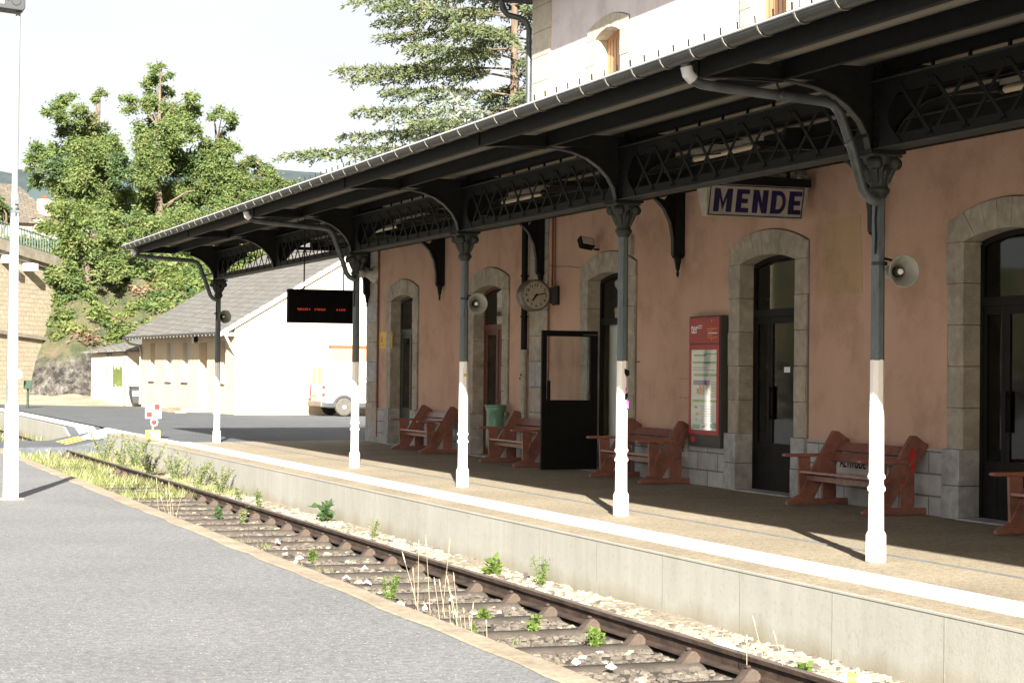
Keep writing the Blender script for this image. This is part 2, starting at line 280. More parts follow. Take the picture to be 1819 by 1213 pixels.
# ---------------------------------------------------------------- mesh helpers
class MB:
    def __init__(s): s.v = []; s.f = []; s.m = []; s.mats = []; s.smooth = []
    def mi(s, mat):
        if mat not in s.mats: s.mats.append(mat)
        return s.mats.index(mat)
    def add(s, vs, fs, mat, sm=False, T=None):
        o = len(s.v); k = s.mi(mat)
        for p in vs:
            p = Vector(p)
            s.v.append(tuple(T @ p) if T else tuple(p))
        for f in fs: s.f.append(tuple(o+i for i in f)); s.m.append(k); s.smooth.append(sm)
        return s
    def box(s, x0, x1, y0, y1, z0, z1, mat, T=None):
        vs = [(x, y, z) for x in (x0, x1) for y in (y0, y1) for z in (z0, z1)]
        return s.add(vs, [(0, 1, 3, 2), (4, 6, 7, 5), (0, 4, 5, 1), (2, 3, 7, 6), (0, 2, 6, 4), (1, 5, 7, 3)], mat, T=T)
    def prism(s, pts, a0, a1, axis, mat, T=None, sm=False):
        """polygon pts extruded along axis: 'y' -> pts are (x,z); 'x' -> (y,z); 'z' -> (x,y)"""
        n = len(pts)
        def P(p, a): return {'y': (p[0], a, p[1]), 'x': (a, p[0], p[1]), 'z': (p[0], p[1], a)}[axis]
        vs = [P(p, a0) for p in pts]+[P(p, a1) for p in pts]
        fs = [tuple(range(n))[::-1], tuple(range(n, 2*n))]+[(i, (i+1) % n, n+(i+1) % n, n+i) for i in range(n)]
        return s.add(vs, fs, mat, sm, T)
    def bar(s, a, b, wd, th, mat, upv=(0, 0, 1)):
        """flat bar from a to b; wd measured along upv-ish, th across"""
        a = Vector(a); b = Vector(b); d = (b-a); l = d.length; d.normalize()
        u = Vector(upv); u = (u-d*u.dot(d)).normalized(); c = d.cross(u)
        vs = [p+u*su*wd/2+c*sc*th/2 for p in (a, b) for su in (-1, 1) for sc in (-1, 1)]
        return s.add(vs, [(0, 1, 3, 2), (4, 6, 7, 5), (0, 4, 5, 1), (2, 3, 7, 6), (0, 2, 6, 4), (1, 5, 7, 3)], mat)
    def tube(s, path, r, mat, n=12, cap=True, sm=True):
        path = [Vector(p) for p in path]; k = len(path); rs = r if isinstance(r, (list, tuple)) else [r]*k
        vs = []; d0 = (path[1]-path[0]).normalized(); ref = Vector((0, 0, 1)) if abs(d0.z) < .9 else Vector((1, 0, 0))
        u = (ref-d0*ref.dot(d0)).normalized()
        for i, p in enumerate(path):
            d = (path[min(i+1, k-1)]-path[max(i-1, 0)]).normalized(); u = (u-d*u.dot(d)).normalized(); c = d.cross(u)
            for j in range(n):
                a = 2*math.pi*j/n; vs.append(p+(u*math.cos(a)+c*math.sin(a))*rs[i])
        fs = [(i*n+j, i*n+(j+1) % n, (i+1)*n+(j+1) % n, (i+1)*n+j) for i in range(k-1) for j in range(n)]
        s.add(vs, fs, mat, sm)
        if cap:
            s.add(vs[:n], [tuple(range(n))[::-1]], mat); s.add(vs[-n:], [tuple(range(n))], mat)
        return s
    def lathe(s, c, prof, mat, n=16, axis=(0, 0, 1), sm=True, rot=0):
        """prof: (r, h) along axis from c"""
        ax = Vector(axis).normalized(); ref = Vector((0, 0, 1)) if abs(ax.z) < .9 else Vector((1, 0, 0))
        u = (ref-ax*ref.dot(ax)).normalized(); w_ = ax.cross(u); c = Vector(c); vs = []
        for r, h in prof:
            for j in range(n):
                a = 2*math.pi*(j+rot)/n; vs.append(c+ax*h+(u*math.cos(a)+w_*math.sin(a))*r)
        k = len(prof)
        fs = [(i*n+j, i*n+(j+1) % n, (i+1)*n+(j+1) % n, (i+1)*n+j) for i in range(k-1) for j in range(n)]
        s.add(vs, fs, mat, sm); s.add(vs[:n], [tuple(range(n))[::-1]], mat); s.add(vs[-n:], [tuple(range(n))], mat); return s
    def build(s, name, parent=None, bevel=0, origin=None):
        me = bpy.data.meshes.new(name); off = Vector((0, 0, 0))
        if parent is not None:
            q = parent
            while q is not None: off = off+Vector(q.location); q = q.parent
        elif origin is not None: off = Vector(origin)
        me.from_pydata([tuple(Vector(p)-off) for p in s.v], [], s.f)
        for mn in s.mats: me.materials.append(MATS[mn])
        me.polygons.foreach_set('material_index', s.m); me.polygons.foreach_set('use_smooth', s.smooth)
        bm = bmesh.new(); bm.from_mesh(me); bmesh.ops.recalc_face_normals(bm, faces=bm.faces) if len(s.f) < 60000 else None; bm.to_mesh(me); bm.free()
        me.update(); o = bpy.data.objects.new(name, me); COL.objects.link(o)
        if parent is not None: o.parent = parent
        elif origin is not None: o.location = origin
        if bevel:
            bv = o.modifiers.new('bevel', 'BEVEL'); bv.width = bevel; bv.segments = 2; bv.limit_method = 'ANGLE'; bv.angle_limit = R(40)
        return o
def tag(o, label=None, cat=None, group=None, kind=None):
    if label: o['label'] = label
    if cat: o['category'] = cat
    if group: o['group'] = group
    if kind: o['kind'] = kind
    return o
def empty(name, loc, label, cat, group=None):
    o = bpy.data.objects.new(name, None); COL.objects.link(o); o.location = loc; o.empty_display_size = .2
    return tag(o, label, cat, group)
def structure(o): o['kind'] = 'structure'; return o
def dup(o, loc=None, parent=None, label=None, rotz=None):
    c = o.copy(); COL.objects.link(c)
    if parent is not None: c.parent = parent
    if loc is not None: c.location = loc
    if rotz is not None: c.rotation_euler.z = rotz
    if label: c['label'] = label
    for ch in [x for x in bpy.data.objects if x.parent == o]: dup(ch, parent=c)
    return c
def text_mesh(name, body, size, T, mat, parent, offset=.0, extrude=.004, align='LEFT', sx=1.0):
    cu = bpy.data.curves.new(name, 'FONT'); cu.body = body; cu.size = size; cu.offset = offset; cu.extrude = extrude; cu.align_x = align
    ob = bpy.data.objects.new(name, cu); COL.objects.link(ob)
    dg = bpy.context.evaluated_depsgraph_get(); me = bpy.data.meshes.new_from_object(ob.evaluated_get(dg))
    bpy.data.objects.remove(ob); bpy.data.curves.remove(cu)
    me.transform(T @ Matrix.Diagonal((sx, 1, 1, 1))); me.materials.clear(); me.materials.append(MATS[mat])
    off = Vector((0, 0, 0)); q = parent
    while q is not None: off = off+Vector(q.location); q = q.parent
    me.transform(Matrix.Translation(-off)); o = bpy.data.objects.new(name, me); COL.objects.link(o); o.parent = parent; return o
def frame_T(origin, xdir, ydir):
    x = Vector(xdir).normalized(); y = Vector(ydir).normalized(); z = x.cross(y)
    mm = Matrix.Identity(4)
    for i in range(3): mm[i][0] = x[i]; mm[i][1] = y[i]; mm[i][2] = z[i]; mm[i][3] = origin[i]
    return mm
def at(px, py, dist):
    """a point at depth dist along the sight line of a photo pixel (to place things in the world)"""
    d = fw+rt2*((px-909.5)/FPX)-up2*((py-606.5)/FPX); return CAM+d*dist
def arc(c, r, a0, a1, n):
    return [(c[0]+r*math.cos(R(a0+(a1-a0)*i/n)), c[1]+r*math.sin(R(a0+(a1-a0)*i/n))) for i in range(n+1)]
def quads(name, mat, V, parent=None, origin=(0, 0, 0), extra=None):
    """V: (n,4,3) numpy array of quads -> one mesh"""
    n = len(V); me = bpy.data.meshes.new(name); V = np.asarray(V, dtype=np.float32)-np.array(origin, dtype=np.float32)
    me.vertices.add(n*4); me.vertices.foreach_set('co', V.reshape(-1)); me.loops.add(n*4); me.loops.foreach_set('vertex_index', np.arange(n*4, dtype=np.int32))
    me.polygons.add(n); me.polygons.foreach_set('loop_start', np.arange(0, n*4, 4, dtype=np.int32)); me.polygons.foreach_set('loop_total', np.full(n, 4, dtype=np.int32))
    for mn in (mat if isinstance(mat, list) else [mat]): me.materials.append(MATS[mn])
    if extra is not None: me.polygons.foreach_set('material_index', np.asarray(extra, dtype=np.int32))
    me.update(calc_edges=True); o = bpy.data.objects.new(name, me); COL.objects.link(o)
    if parent is not None: o.parent = parent
    else: o.location = origin
    return o

# ---------------------------------------------------------------- ground, platforms, yard
XE = -1.377           # edge of the station platform
ZS = .0104            # its cross fall
YC = [14.59+5.4135*k for k in range(-2, 6)]     # column rows
b = MB(); b.box(-400, 600, -60, 900, -1.4, -1.2, 'dirt'); structure(b.build('ground'))
b = MB(); b.box(-7, -1.2, -12, 110, -.95, -.585, 'ballast_dirt'); structure(b.build('track_bed'))
# near platform (grey) with tan kerb
b = MB(); b.box(-40, -4.95, -12, 62, -.9, 0, 'asphalt_near'); structure(b.build('near_platform'))
ys = np.arange(-12, 62.01, .5); nr = np.random.RandomState(3)
b = MB(); vs = []; 
for y in ys:
    e = -4.76+nr.uniform(-.012, .012); i_ = -4.95+nr.uniform(-.03, .02)
    vs += [(i_-.02, y, .003), (i_, y, .008), (e-.02, y, .004), (e, y, -.03), (e, y, -.9)]
fs = [(k*5+j, k*5+j+1, k*5+j+6, k*5+j+5) for k in range(len(ys)-1) for j in range(4)]
b.add(vs, fs, 'kerb_tan'); structure(b.build('platform_kerb'))
# station platform
b = MB(); b.prism([(XE+.012, -.02), (3.6, .036), (3.6, -.9), (XE+.012, -.9)], -12, 42.05, 'y', 'asphalt_beige'); structure(b.build('station_platform'))
b = MB()                                            # facing of concrete panels
yj = 15.87-1.5*18
b.box(XE-.012, XE+.03, -12, 47.8, -1, -.018, 'concrete')
while yj < 47.6:
    b.box(XE-.0135, XE-.011, yj-.005, yj+.004, -1, -.019, 'joint_dark'); yj += 1.5
b.box(XE-.018, XE+.02, -12, 47.8, -.030, -.0165, 'concrete')
structure(b.build('platform_face'))
b = MB(); b.box(XE+.03, -.72, 42.06, 47.7, -.9, -.004, 'asphalt_beige'); structure(b.build('platform_path'))
b = MB(); b.prism([(-.985, -.006), (-.535, -.001), (-.535, -.02), (-.985, -.02)], -12, 42.05, 'y', 'stripe_white')
b.box(-.985, -.73, 42.06, 47.6, -.01, .003, 'stripe_white'); structure(b.build('platform_line'))
b = MB(); b.prism([(.385, .0085), (.425, .0089), (.425, 0), (.385, 0)], -12, 42.0, 'y', 'grey_print'); structure(b.build('platform_groove'))
# yard asphalt
b = MB(); b.add([(-.71, 42.06, -.008), (40, 42.06, -.008), (40, 84, -.008), (5, 80.8, -.008), (3.2, 82.0, -.008), (1.4, 84.5, -.008), (-.7, 90, -.008), (-.72, 47.7, -.008)], [tuple(range(8))], 'asphalt_yard')
b.add([(-.8, 52.0, -.012), (-.72, 42.06, -.012), (-.72, 52., -.012)], [(0, 1, 2)], 'asphalt_yard')
structure(b.build('yard_asphalt'))
b = MB(); nx_ = 40; vs = []
for j, y in enumerate(np.linspace(78, 92, 29)):
    for i in range(nx_):
        x = -.7+i*.5; t_ = max(0, y-(81.5+max(0, 3-x)*1.1)); vs.append((x, y, -.03+.42*(1-math.exp(-t_*.35))*(1 if x < 4.2 else .3)+(.05*math.sin(x*3.1+y*1.7)+.04*math.sin(x*1.3-y*2.9))*min(1, t_*.4)))
b.add(vs, [(j*nx_+i, j*nx_+i+1, (j+1)*nx_+i+1, (j+1)*nx_+i) for j in range(28) for i in range(nx_-1)], 'dirt', True); b.box(-.7, 60, 91.5, 140, -.9, -.2, 'dirt'); structure(b.build('yard_edge'))
# boarded crossing ramp and platform beyond
b = MB(); b.prism([(-.69, -.009), (-.75, -.009), (-2.25, -.33), (-5, -.36), (-5, -.8), (-.69, -.8)], 47.85, 52.0, 'y', 'asphalt_yard'); structure(b.build('crossing'))
def ramp_z(x): return -.004-(-.75-x)*.2173 if x > -2.25 else -.33
b = MB()
def rpoly(pts, mat, dz=.006): b.add([(x, y, (ramp_z(x) if x < -.75 else -.004)+dz) for x, y in pts], [tuple(range(len(pts)))], mat)
rpoly([(-.75, 47.9), (-1.55, 48.4), (-1.75, 50.2), (-1.2, 51.6), (-.75, 52.0)], 'white_paint')
for k in range(3): rpoly([(-1.62-.0*k, 50.0+.75*k-.9), (-2.2, 50.0+.75*k-1.1), (-2.2, 50.25+.75*k-1.0), (-1.62, 50.3+.75*k-.85)], 'yellow_paint', .008)
structure(b.build('crossing_markings'))
b = MB(); b.prism([(52.0, -.34), (53.6, -.03), (75, -.03), (110, -.03), (110, -1), (52.0, -1)], -1.62, -.69, 'x', 'asphalt_yard')
structure(b.build('far_platform'))
b = MB(); b.prism([(52.0, -.33), (53.6, -.02), (110, -.02), (110, -1), (52.0, -1)], -1.66, -1.60, 'x', 'concrete'); structure(b.build('far_platform_face'))
b = MB(); b.prism([(52.0, -.31), (53.6, -.017), (110, -.017), (110, -.03), (53.6, -.03), (52.0, -.34)], -1.35, -.85, 'x', 'white_paint'); structure(b.build('far_platform_line'))

# hillside
NX, NY = 150, 130
xs = np.concatenate([np.linspace(-6, 22, 100), np.linspace(22.8, 95, 50)]); ysn = np.concatenate([np.linspace(86.5, 112, 90), np.linspace(114, 210, 40)])
def hz(x, y):
    base = 87.2+min(9, max(0, 3.5-x)*.75)+.35*math.sin(x*1.3+1)+max(0, x-14)*.25
    t_ = max(0, y-base)
    z = 7.7*(1-math.exp(-t_*.21)) if t_ > 0 else -.2
    z += (.25*math.sin(x*1.9+y*.7)+.2*math.sin(x*3.1-y*1.3)+.15*math.sin(x*.8+y*2.4))*min(1, t_*.5)
    return z
def wallx(y): return (y-87.35)/2.8
vs = []
for y in ysn:
    for x in xs:
        vs.append((x, y, hz(x, y)))
fs = [(j*NX+i, j*NX+i+1, (j+1)*NX+i+1, (j+1)*NX+i) for j in range(NY-1) for i in range(NX-1)
      if True]
b = MB(); b.add(vs, fs, 'hillside', True); structure(b.build('hillside'))
b = MB(); b.box(-70, -.5, 92, 94, -1, 6.9, 'mortar') if False else None
b.prism([(-60, 62), (-18, 62), (0.0, 88.6), (4.0, 94.5), (6, 104), (6, 240), (-60, 240)], -1, 5.6, 'z', 'hillside'); structure(b.build('upper_ground'))
# far wooded hills
def hill(y, x0, x1, z0, pts, nm):
    vs = []; n = len(pts)
    for i, (x, z) in enumerate(pts): vs += [(x, y, z0), (x, y, z), (x, y+160, z+18)]
    fs = []
    for i in range(n-1): fs += [(3*i, 3*i+3, 3*i+4, 3*i+1), (3*i+1, 3*i+4, 3*i+5, 3*i+2)]
    bb = MB(); bb.add(vs, fs, 'far_hill_hazed'); structure(bb.build(nm))
pts = []
for i in range(600):
    x = -200+i*1.2; z = 47.5+2.5*math.sin((x-105)*.03+1.2)+1.5*math.sin(x*.09)
    pts.append((x, z+rnd.uniform(-1, 1.6)))
hill(495, 0, 0, -5, pts, 'far_hills')
# ---------------------------------------------------------------- station building
WX = 3.28
bld = empty('station_building', (8, 18, 0), 'pink rendered station building with stone trimmed arched doorways behind the platform canopy', 'building')
WIN = [(-4.1, 'b'), (1.3, 'd'), (6.6, 'w'), (12.05, 'w'), (17.505, 'w'), (22.835, 'g'), (28.12, 'o'), (33.635, 'r'), (38.92, 'k')]
HW = .765; HO = 1.09
def arch_in(u): return 3.03+.10*(1-(u/HW)**2)
def arch_out(u): return 3.25+.20*(1-(u/HO)**2)
# ground floor wall with rectangular holes behind the surrounds
b = MB(); edges = [-12.0]
holes = [(c-HW-.08, c+HW+.08) for c, _ in WIN]
def wallstrip(mb, x, y0, y1, z0, z1, mat): mb.box(x, x+.3, y0, y1, z0, z1, mat)
y = -12.0
for (a, c) in holes:
    wallstrip(b, WX, y, a, -.2, 5.2, 'plaster_pink'); wallstrip(b, WX, a, c, 3.18, 5.2, 'plaster_pink'); y = c
wallstrip(b, WX, y, 41.47, -.2, 5.2, 'plaster_pink')
b.box(WX+.3, 12.8, 41.2, 41.465, -.2, 5.2, 'plaster_pink'); b.box(12.5, 12.8, -12, 41.2, -.2, 5.2, 'plaster_pink')
b.build('ground_floor_wall', bld)
b = MB(); UW = [(28.2, 1), (22.85, 1), (17.5, 1), (12.05, 1), (6.6, 1), (1.3, 1)]
y = -12.0; UH = .50
for c, _ in sorted(UW):
    wallstrip(b, WX, y, c-UH-.06, 5.21, 8.0, 'plaster_upper'); wallstrip(b, WX, c-UH-.06, c+UH+.06, 6.93, 8.0, 'plaster_upper'); wallstrip(b, WX, c-UH-.06, c+UH+.06, 5.21, 5.3, 'plaster_upper'); y = c+UH+.06
wallstrip(b, WX, y, 31.46, 5.21, 8.0, 'plaster_upper'); b.box(WX+.3, 12.8, 31.16, 31.45, 5.21, 8.0, 'plaster_upper'); b.box(12.5, 12.8, -12, 31.16, 5.21, 8.0, 'plaster_upper')
b.build('upper_wall', bld)
# plinth between the doorways
y = -12.0
for (a, c) in holes+[(41.78, 0)]: b = MB(); b.box(WX-.03, WX+.05, y, a-.28, -.05, .765, 'plinth_stone'); b.build('plinth', bld); y = c+.28
# quoins
def quoin(y0, y1, z0, z1, nm='quoin'):
    b = MB(); z = z0; k = 0
    while z < z1-.05:
        zz = min(z+.43, z1); d = .012*(k % 2)
        b.box(WX-.035, WX+.1, y0-d, y1, z+.004, zz-.004, ('stone_light' if k % 3 else 'stone_grey') if z < 4.4 else 'stone_sunlit'); z = zz; k += 1
    b.box(WX-.02, WX+.05, y0+.01, y1-.01, z0, z1, 'mortar'); return b.build(nm, bld, bevel=.006)
quoin(30.66, 31.47, .03, 7.95); quoin(40.72, 41.50, .03, 5.1)
# surround builder
def surround(c, name='door_surround', z0=.78, hw=HW, ho=HO, ain=arch_in, aout=arch_out, depth=.22, base=True, parent=bld):
    STM = 'stone_light' if base else 'stone_sunlit'
    b = MB(); rr = random.Random(int(c*10))
    for sgn in (-1, 1):
        z = z0; k = 0; ztop = ain(hw)-.0
        n = max(2, round((ztop-z0)/.43)); h = (ztop-z0)/n
        for k in range(n):
            e = ho+(.018 if k == n-1 else rr.uniform(-.03, .0)); ys_ = sorted((c+sgn*hw, c+sgn*e)); px_ = rr.uniform(-.004, .004)
            b.box(WX-.03+px_, WX+depth, ys_[0], ys_[1], z0+k*h+.003, z0+(k+1)*h-.003, STM)
        if base:
            ys_ = sorted((c+sgn*(hw+.0), c+sgn*(ho+.02)))
            b.box(WX-.075, WX+depth, ys_[0], ys_[1], .02, .385, 'stone_grey'); b.box(WX-.07, WX+depth, ys_[0], ys_[1], .392, .78, 'stone_grey')
    # voussoirs
    cuts_o = [-1, -.68, -.36, -.12, .15, .42, .72, 1]; cuts_i = [-1.0, -.70, -.40, -.13, .15, .43, .72, 1.0]
    for i in range(7):
        uo = [ho*(cuts_o[i]+(cuts_o[i+1]-cuts_o[i])*k/4) for k in range(5)]; ui = [hw*(cuts_i[i]+(cuts_i[i+1]-cuts_i[i])*k/4) for k in range(5)]
        g = .003
        po = [(u, aout(u)) for u in uo]; pi_ = [(u, ain(u)) for u in ui]
        if i == 0: pi_ = [(-ho, ain(hw))]+pi_
        if i == 6: pi_ = pi_+[(ho, ain(hw))]
        po[0] = (po[0][0]+g, po[0][1]); po[-1] = (po[-1][0]-g, po[-1][1]); pi_[0] = (pi_[0][0]+g, pi_[0][1]); pi_[-1] = (pi_[-1][0]-g, pi_[-1][1])
        poly = [(c+u, z) for u, z in po]+[(c+u, z) for u, z in pi_[::-1]]
        dx = rr.uniform(-.004, .004); b.prism(poly, WX-.03+dx, WX+depth, 'x', STM)
    # dark gap where the render stops short of the stones
    us_ = [ho*(-1+2*k/14) for k in range(15)]
    for u0, u1 in zip(us_[:-1], us_[1:]): b.prism([(c+u0, aout(u0)-.01), (c+u1, aout(u1)-.01), (c+u1*1.012, aout(u1)+.014), (c+u0*1.012, aout(u0)+.014)], WX-.003, WX+.02, 'x', 'mortar')
    for sg in (-1, 1):
        q0, q1 = sorted((c+sg*(ho-.02), c+sg*(ho+.022))); b.box(WX-.003, WX+.02, q0, q1, z0, aout(ho)+.005, 'mortar')
    return b.build(name, parent, bevel=.005)
def arch_poly(c, hw, z0, ain, inset=0, n=12):
    us = [-(hw-inset)+2*(hw-inset)*k/n for k in range(n+1)]
    return [(c-(hw-inset), z0), (c+(hw-inset), z0)]+[(c+u, ain(u)-inset) for u in us[::-1]]
def transom(c, mat, glass, par, zt=2.33):
    b = MB(); X0, X1 = WX+.185, WX+.245
    # arched head frame
    us = [-HW+2*HW*k/12 for k in range(13)]
    top = [(c+u, arch_in(u)+.01) for u in us]; bot = [(c+u*.93, arch_in(u)-.055) for u in us]
    for i in range(12): b.prism([top[i], top[i+1], bot[i+1], bot[i]], X0, X1, 'x', mat)
    for s_ in (-1, 1):
        y0, y1 = sorted((c+s_*HW, c+s_*(HW-.055))); b.box(X0, X1, y0, y1, .04, 3.0, mat)
    b.box(X0-.01, X1+.01, c-HW+.05, c+HW-.05, zt, zt+.10, mat)
    f = b.build('door_frame', par)
    g = MB(); poly = [(c-HW+.05, zt+.09), (c+HW-.05, zt+.09)]+[(c+u*.93, arch_in(u)-.05) for u in us[::-1]]
    g.prism(poly, X0+.02, X0+.03, 'x', glass); g.build('transom_pane', f)
    return f
def leaf(mb, gl, y0, y1, z0, z1, mat, stile=.09, low=.62, X0=WX+.195, X1=WX+.24):
    mb.box(X0, X1, y0, y0+stile, z0, z1, mat); mb.box(X0, X1, y1-stile, y1, z0, z1, mat)
    mb.box(X0, X1, y0+stile, y1-stile, z1-.09, z1, mat); mb.box(X0, X1, y0+stile, y1-stile, z0, z0+low, mat)
    mb.box(X0-.006, X0+.01, y0+stile+.06, y1-stile-.06, z0+.1, z0+low-.1, mat)
    gl.box(X0+.015, X0+.025, y0+stile, y1-stile, z0+low, z1-.09, 'glass_dark')
for c, kind in WIN:
    surround(c)
    mat = {'r': 'red_wood', 'k': 'panel_grey'}.get(kind, 'brown_frame')
    tr = transom(c, mat, 'glass_dark', bld)
    b = MB(); g = MB()
    if kind == 'o':      # open doorway: fixed far leaf missing, interior seen
        pass
    elif kind in 'rk':
        leaf(b, g, c-HW+.05, c-.01, .05, 2.33, mat, .12, .75); leaf(b, g, c+.01, c+HW-.05, .05, 2.33, mat, .12, .75)
        b.box(WX+.18, WX+.2, c-.02, c+.02, .05, 2.33, mat)
    else:
        leaf(b, g, c-HW+.05, c+.31, .05, 2.33, mat, .085, .62); leaf(b, g, c+.315, c+HW-.05, .05, 2.33, mat, .06, .62)
    if kind != 'o':
        d = b.build('door', bld, bevel=.003); g.build('pane', d)
        hb = MB()
        if kind in 'rk': hb.tube([(WX+.18, c-.08, 1.05), (WX+.14, c-.08, 1.05), (WX+.14, c-.2, 1.05)], .01, 'zinc', 8)
        else:
            hb.box(WX+.15, WX+.175, c+.235, c+.275, .98, 1.42, 'black_metal'); hb.box(WX+.17, WX+.2, c+.24, c+.27, 1.0, 1.04, 'black_metal'); hb.box(WX+.17, WX+.2, c+.24, c+.27, 1.36, 1.4, 'black_metal')
            hc = MB(); hc.box(WX+.12, WX+.195, c-.60, c-.2, 2.25, 2.30, 'black_metal'); hc.build('door_closer', d)
        hb.build('handle', d)
    s_ = MB(); s_.box(WX-.12, WX+.26, c-HW, c+HW, -.02, .05, 'stone_grey'); s_.build('threshold', bld, bevel=.008)
# small paper notice on the door between info panel and bench
b = MB(); b.box(WX+.205, WX+.208, 22.60, 22.76, 1.60, 1.67, 'paper_white'); b.build('door_notice', bld)
# dim rooms behind the doors
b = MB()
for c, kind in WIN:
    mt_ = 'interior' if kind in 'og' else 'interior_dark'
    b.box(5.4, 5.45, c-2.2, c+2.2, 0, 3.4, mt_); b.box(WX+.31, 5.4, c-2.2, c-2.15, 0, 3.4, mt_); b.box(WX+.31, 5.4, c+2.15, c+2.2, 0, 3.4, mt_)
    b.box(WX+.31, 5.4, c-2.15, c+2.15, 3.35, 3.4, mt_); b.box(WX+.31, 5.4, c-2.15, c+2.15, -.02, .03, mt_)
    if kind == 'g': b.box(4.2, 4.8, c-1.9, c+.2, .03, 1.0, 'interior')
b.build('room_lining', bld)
# grey inner screen seen through the open doorway
b = MB(); b.box(WX+.36, WX+.38, 27.4, 28.9, .03, 2.33, 'interior'); b.build('inner_screen', bld)
# open door leaf
dl = MB(); gl = MB(); Y0 = 28.86
b = MB(); TX = Matrix.Translation((3.285, 28.55, 0)) @ Matrix.Rotation(R(184), 4, 'Z')
def LB(x0, x1, z0, z1, y0=-.025, y1=.025, mat='black_metal', mb=b): mb.box(x0, x1, y0, y1, z0, z1, mat, T=TX)
LB(0, .13, .06, 2.22); LB(.885, .965, .06, 2.22); LB(.13, .885, 2.13, 2.22); LB(.13, .885, .06, 1.14); LB(.13, .885, .2, 1.0, -.03, .03)
d = b.build('open_door', bld, bevel=.003)
g = MB(); LB(.13, .885, 1.14, 2.13, -.004, .004, 'glass', g); g.build('pane', d)
h = MB(); LB(.84, .88, 1.12, 1.44, .03, .07, 'black_metal', h); LB(.84, .88, 1.12, 1.16, .02, .04, 'black_metal', h); h.build('handle', d); h = MB(); LB(.02, .26, 2.15, 2.17, .03, .05, 'zinc', h); h.build('door_closer', d)
# upper windows with wooden shutters
def uin(u): return 6.82+.12*(1-(u/UH)**2)
def uout(u): return 7.00+.14*(1-(u/.80)**2)
for c, _ in UW:
    surround(c, 'window_surround', 5.25, UH, .80, uin, uout, .30, False)
    b = MB(); us = [-UH+2*UH*k/8 for k in range(9)]
    b.prism([(c-UH, 6.02), (c+UH, 6.02)]+[(c+u, uin(u)) for u in us[::-1]], WX+.19, WX+.225, 'x', 'orange_wood')
    for k in range(1, 8): b.box(WX+.186, WX+.192, c-UH+k*.125-.003, c-UH+k*.125+.003, 6.02, 6.8, 'red_wood')
    b.build('shutter', bld)
    b = MB(); b.box(WX+.06, WX+.3, c-UH, c+UH, 5.80, 5.86, 'white_paint'); b.box(WX+.22, WX+.26, c-UH, c+UH, 5.86, 6.02, 'red_enamel'); b.box(WX+.0, WX+.14, c+UH-.22, c+UH-.02, 5.86, 6.06, 'orange_wood'); b.build('window_sill', bld)
# repaired patch, crack, marks
b = MB(); b.prism([(20.43, 2.55), (21.39, 2.58), (21.40, 3.44), (20.9, 3.47), (20.50, 3.48)], WX-.004, WX+.02, 'x', 'plaster_patch'); b.build('plaster_repair', bld)
b = MB(); pth = [(31.4, 3.36), (31.1, 3.33), (30.6, 3.35), (30.2, 3.31), (29.8, 3.30), (29.3, 3.25)]
for p0, p1 in zip(pth[:-1], pth[1:]): b.bar((WX-.003, *p0), (WX-.003, *p1), .012, .004, 'mortar')
for yy, zz in ((25.45, 1.5), (25.28, 1.5), (25.45, 1.23), (25.28, 1.23)): b.bar((WX-.003, yy-.05, zz), (WX-.003, yy+.05, zz), .008, .004, 'rust')
for yy in (25.31, 25.42): b.bar((WX-.003, yy, 1.24), (WX-.003, yy, 1.49), .008, .004, 'rust')
b.bar((WX-.01, 27.1, 1.735), (WX-.01, 26.88, 1.74), .015, .012, 'rust'); b.build('wall_marks', bld)
# downpipes and rust coloured conduits
b = MB(); b.tube([(WX-.09, 31.57, 1.9), (WX-.09, 31.57, 4.6)], .055, 'dark_iron'); b.tube([(WX-.09, 31.57, .05), (WX-.09, 31.57, 1.92)], .062, 'cream_metal'); b.tube([(WX-.09, 31.57, 1.86), (WX-.09, 31.57, 1.95)], .075, 'cream_metal')
for z in (.5, 1.2, 2.5, 3.2): b.tube([(WX-.09, 31.57, z), (WX-.09, 31.57, z+.03)], .07, 'cream_metal' if z < 1.9 else 'dark_iron')
b.box(WX-.156, WX-.15, 31.52, 31.56, 1.50, 1.54, 'black_metal'); b.box(WX-.156, WX-.15, 31.56, 31.6, 1.44, 1.48, 'black_metal')
b.build('downpipe', bld)
for (yy, z0, z1, r) in ((30.42, 3.0, 4.6, .016), (30.30, 3.0, 4.6, .01), (40.62, .15, 4.8, .02), (30.56, .8, 2.7, .012)): b = MB(); b.tube([(WX-.03, yy, z1), (WX-.03, yy, z0)], r, 'rust', 8); b.build('conduit', bld)
b = MB(); b.tube([(2.78, 31.75, 7.98), (2.80, 31.75, 7.80), (2.9, 31.75, 7.70), (3.1, 31.72, 7.66), (3.22, 31.68, 7.58), (3.26, 31.66, 7.45), (3.26, 31.66, 5.0)], .05, 'zinc', 12)
for z in (6.9, 5.6): b.tube([(3.26, 31.66, z), (3.26, 31.66, z+.05)], .06, 'zinc', 12)
b.build('downpipe', bld)
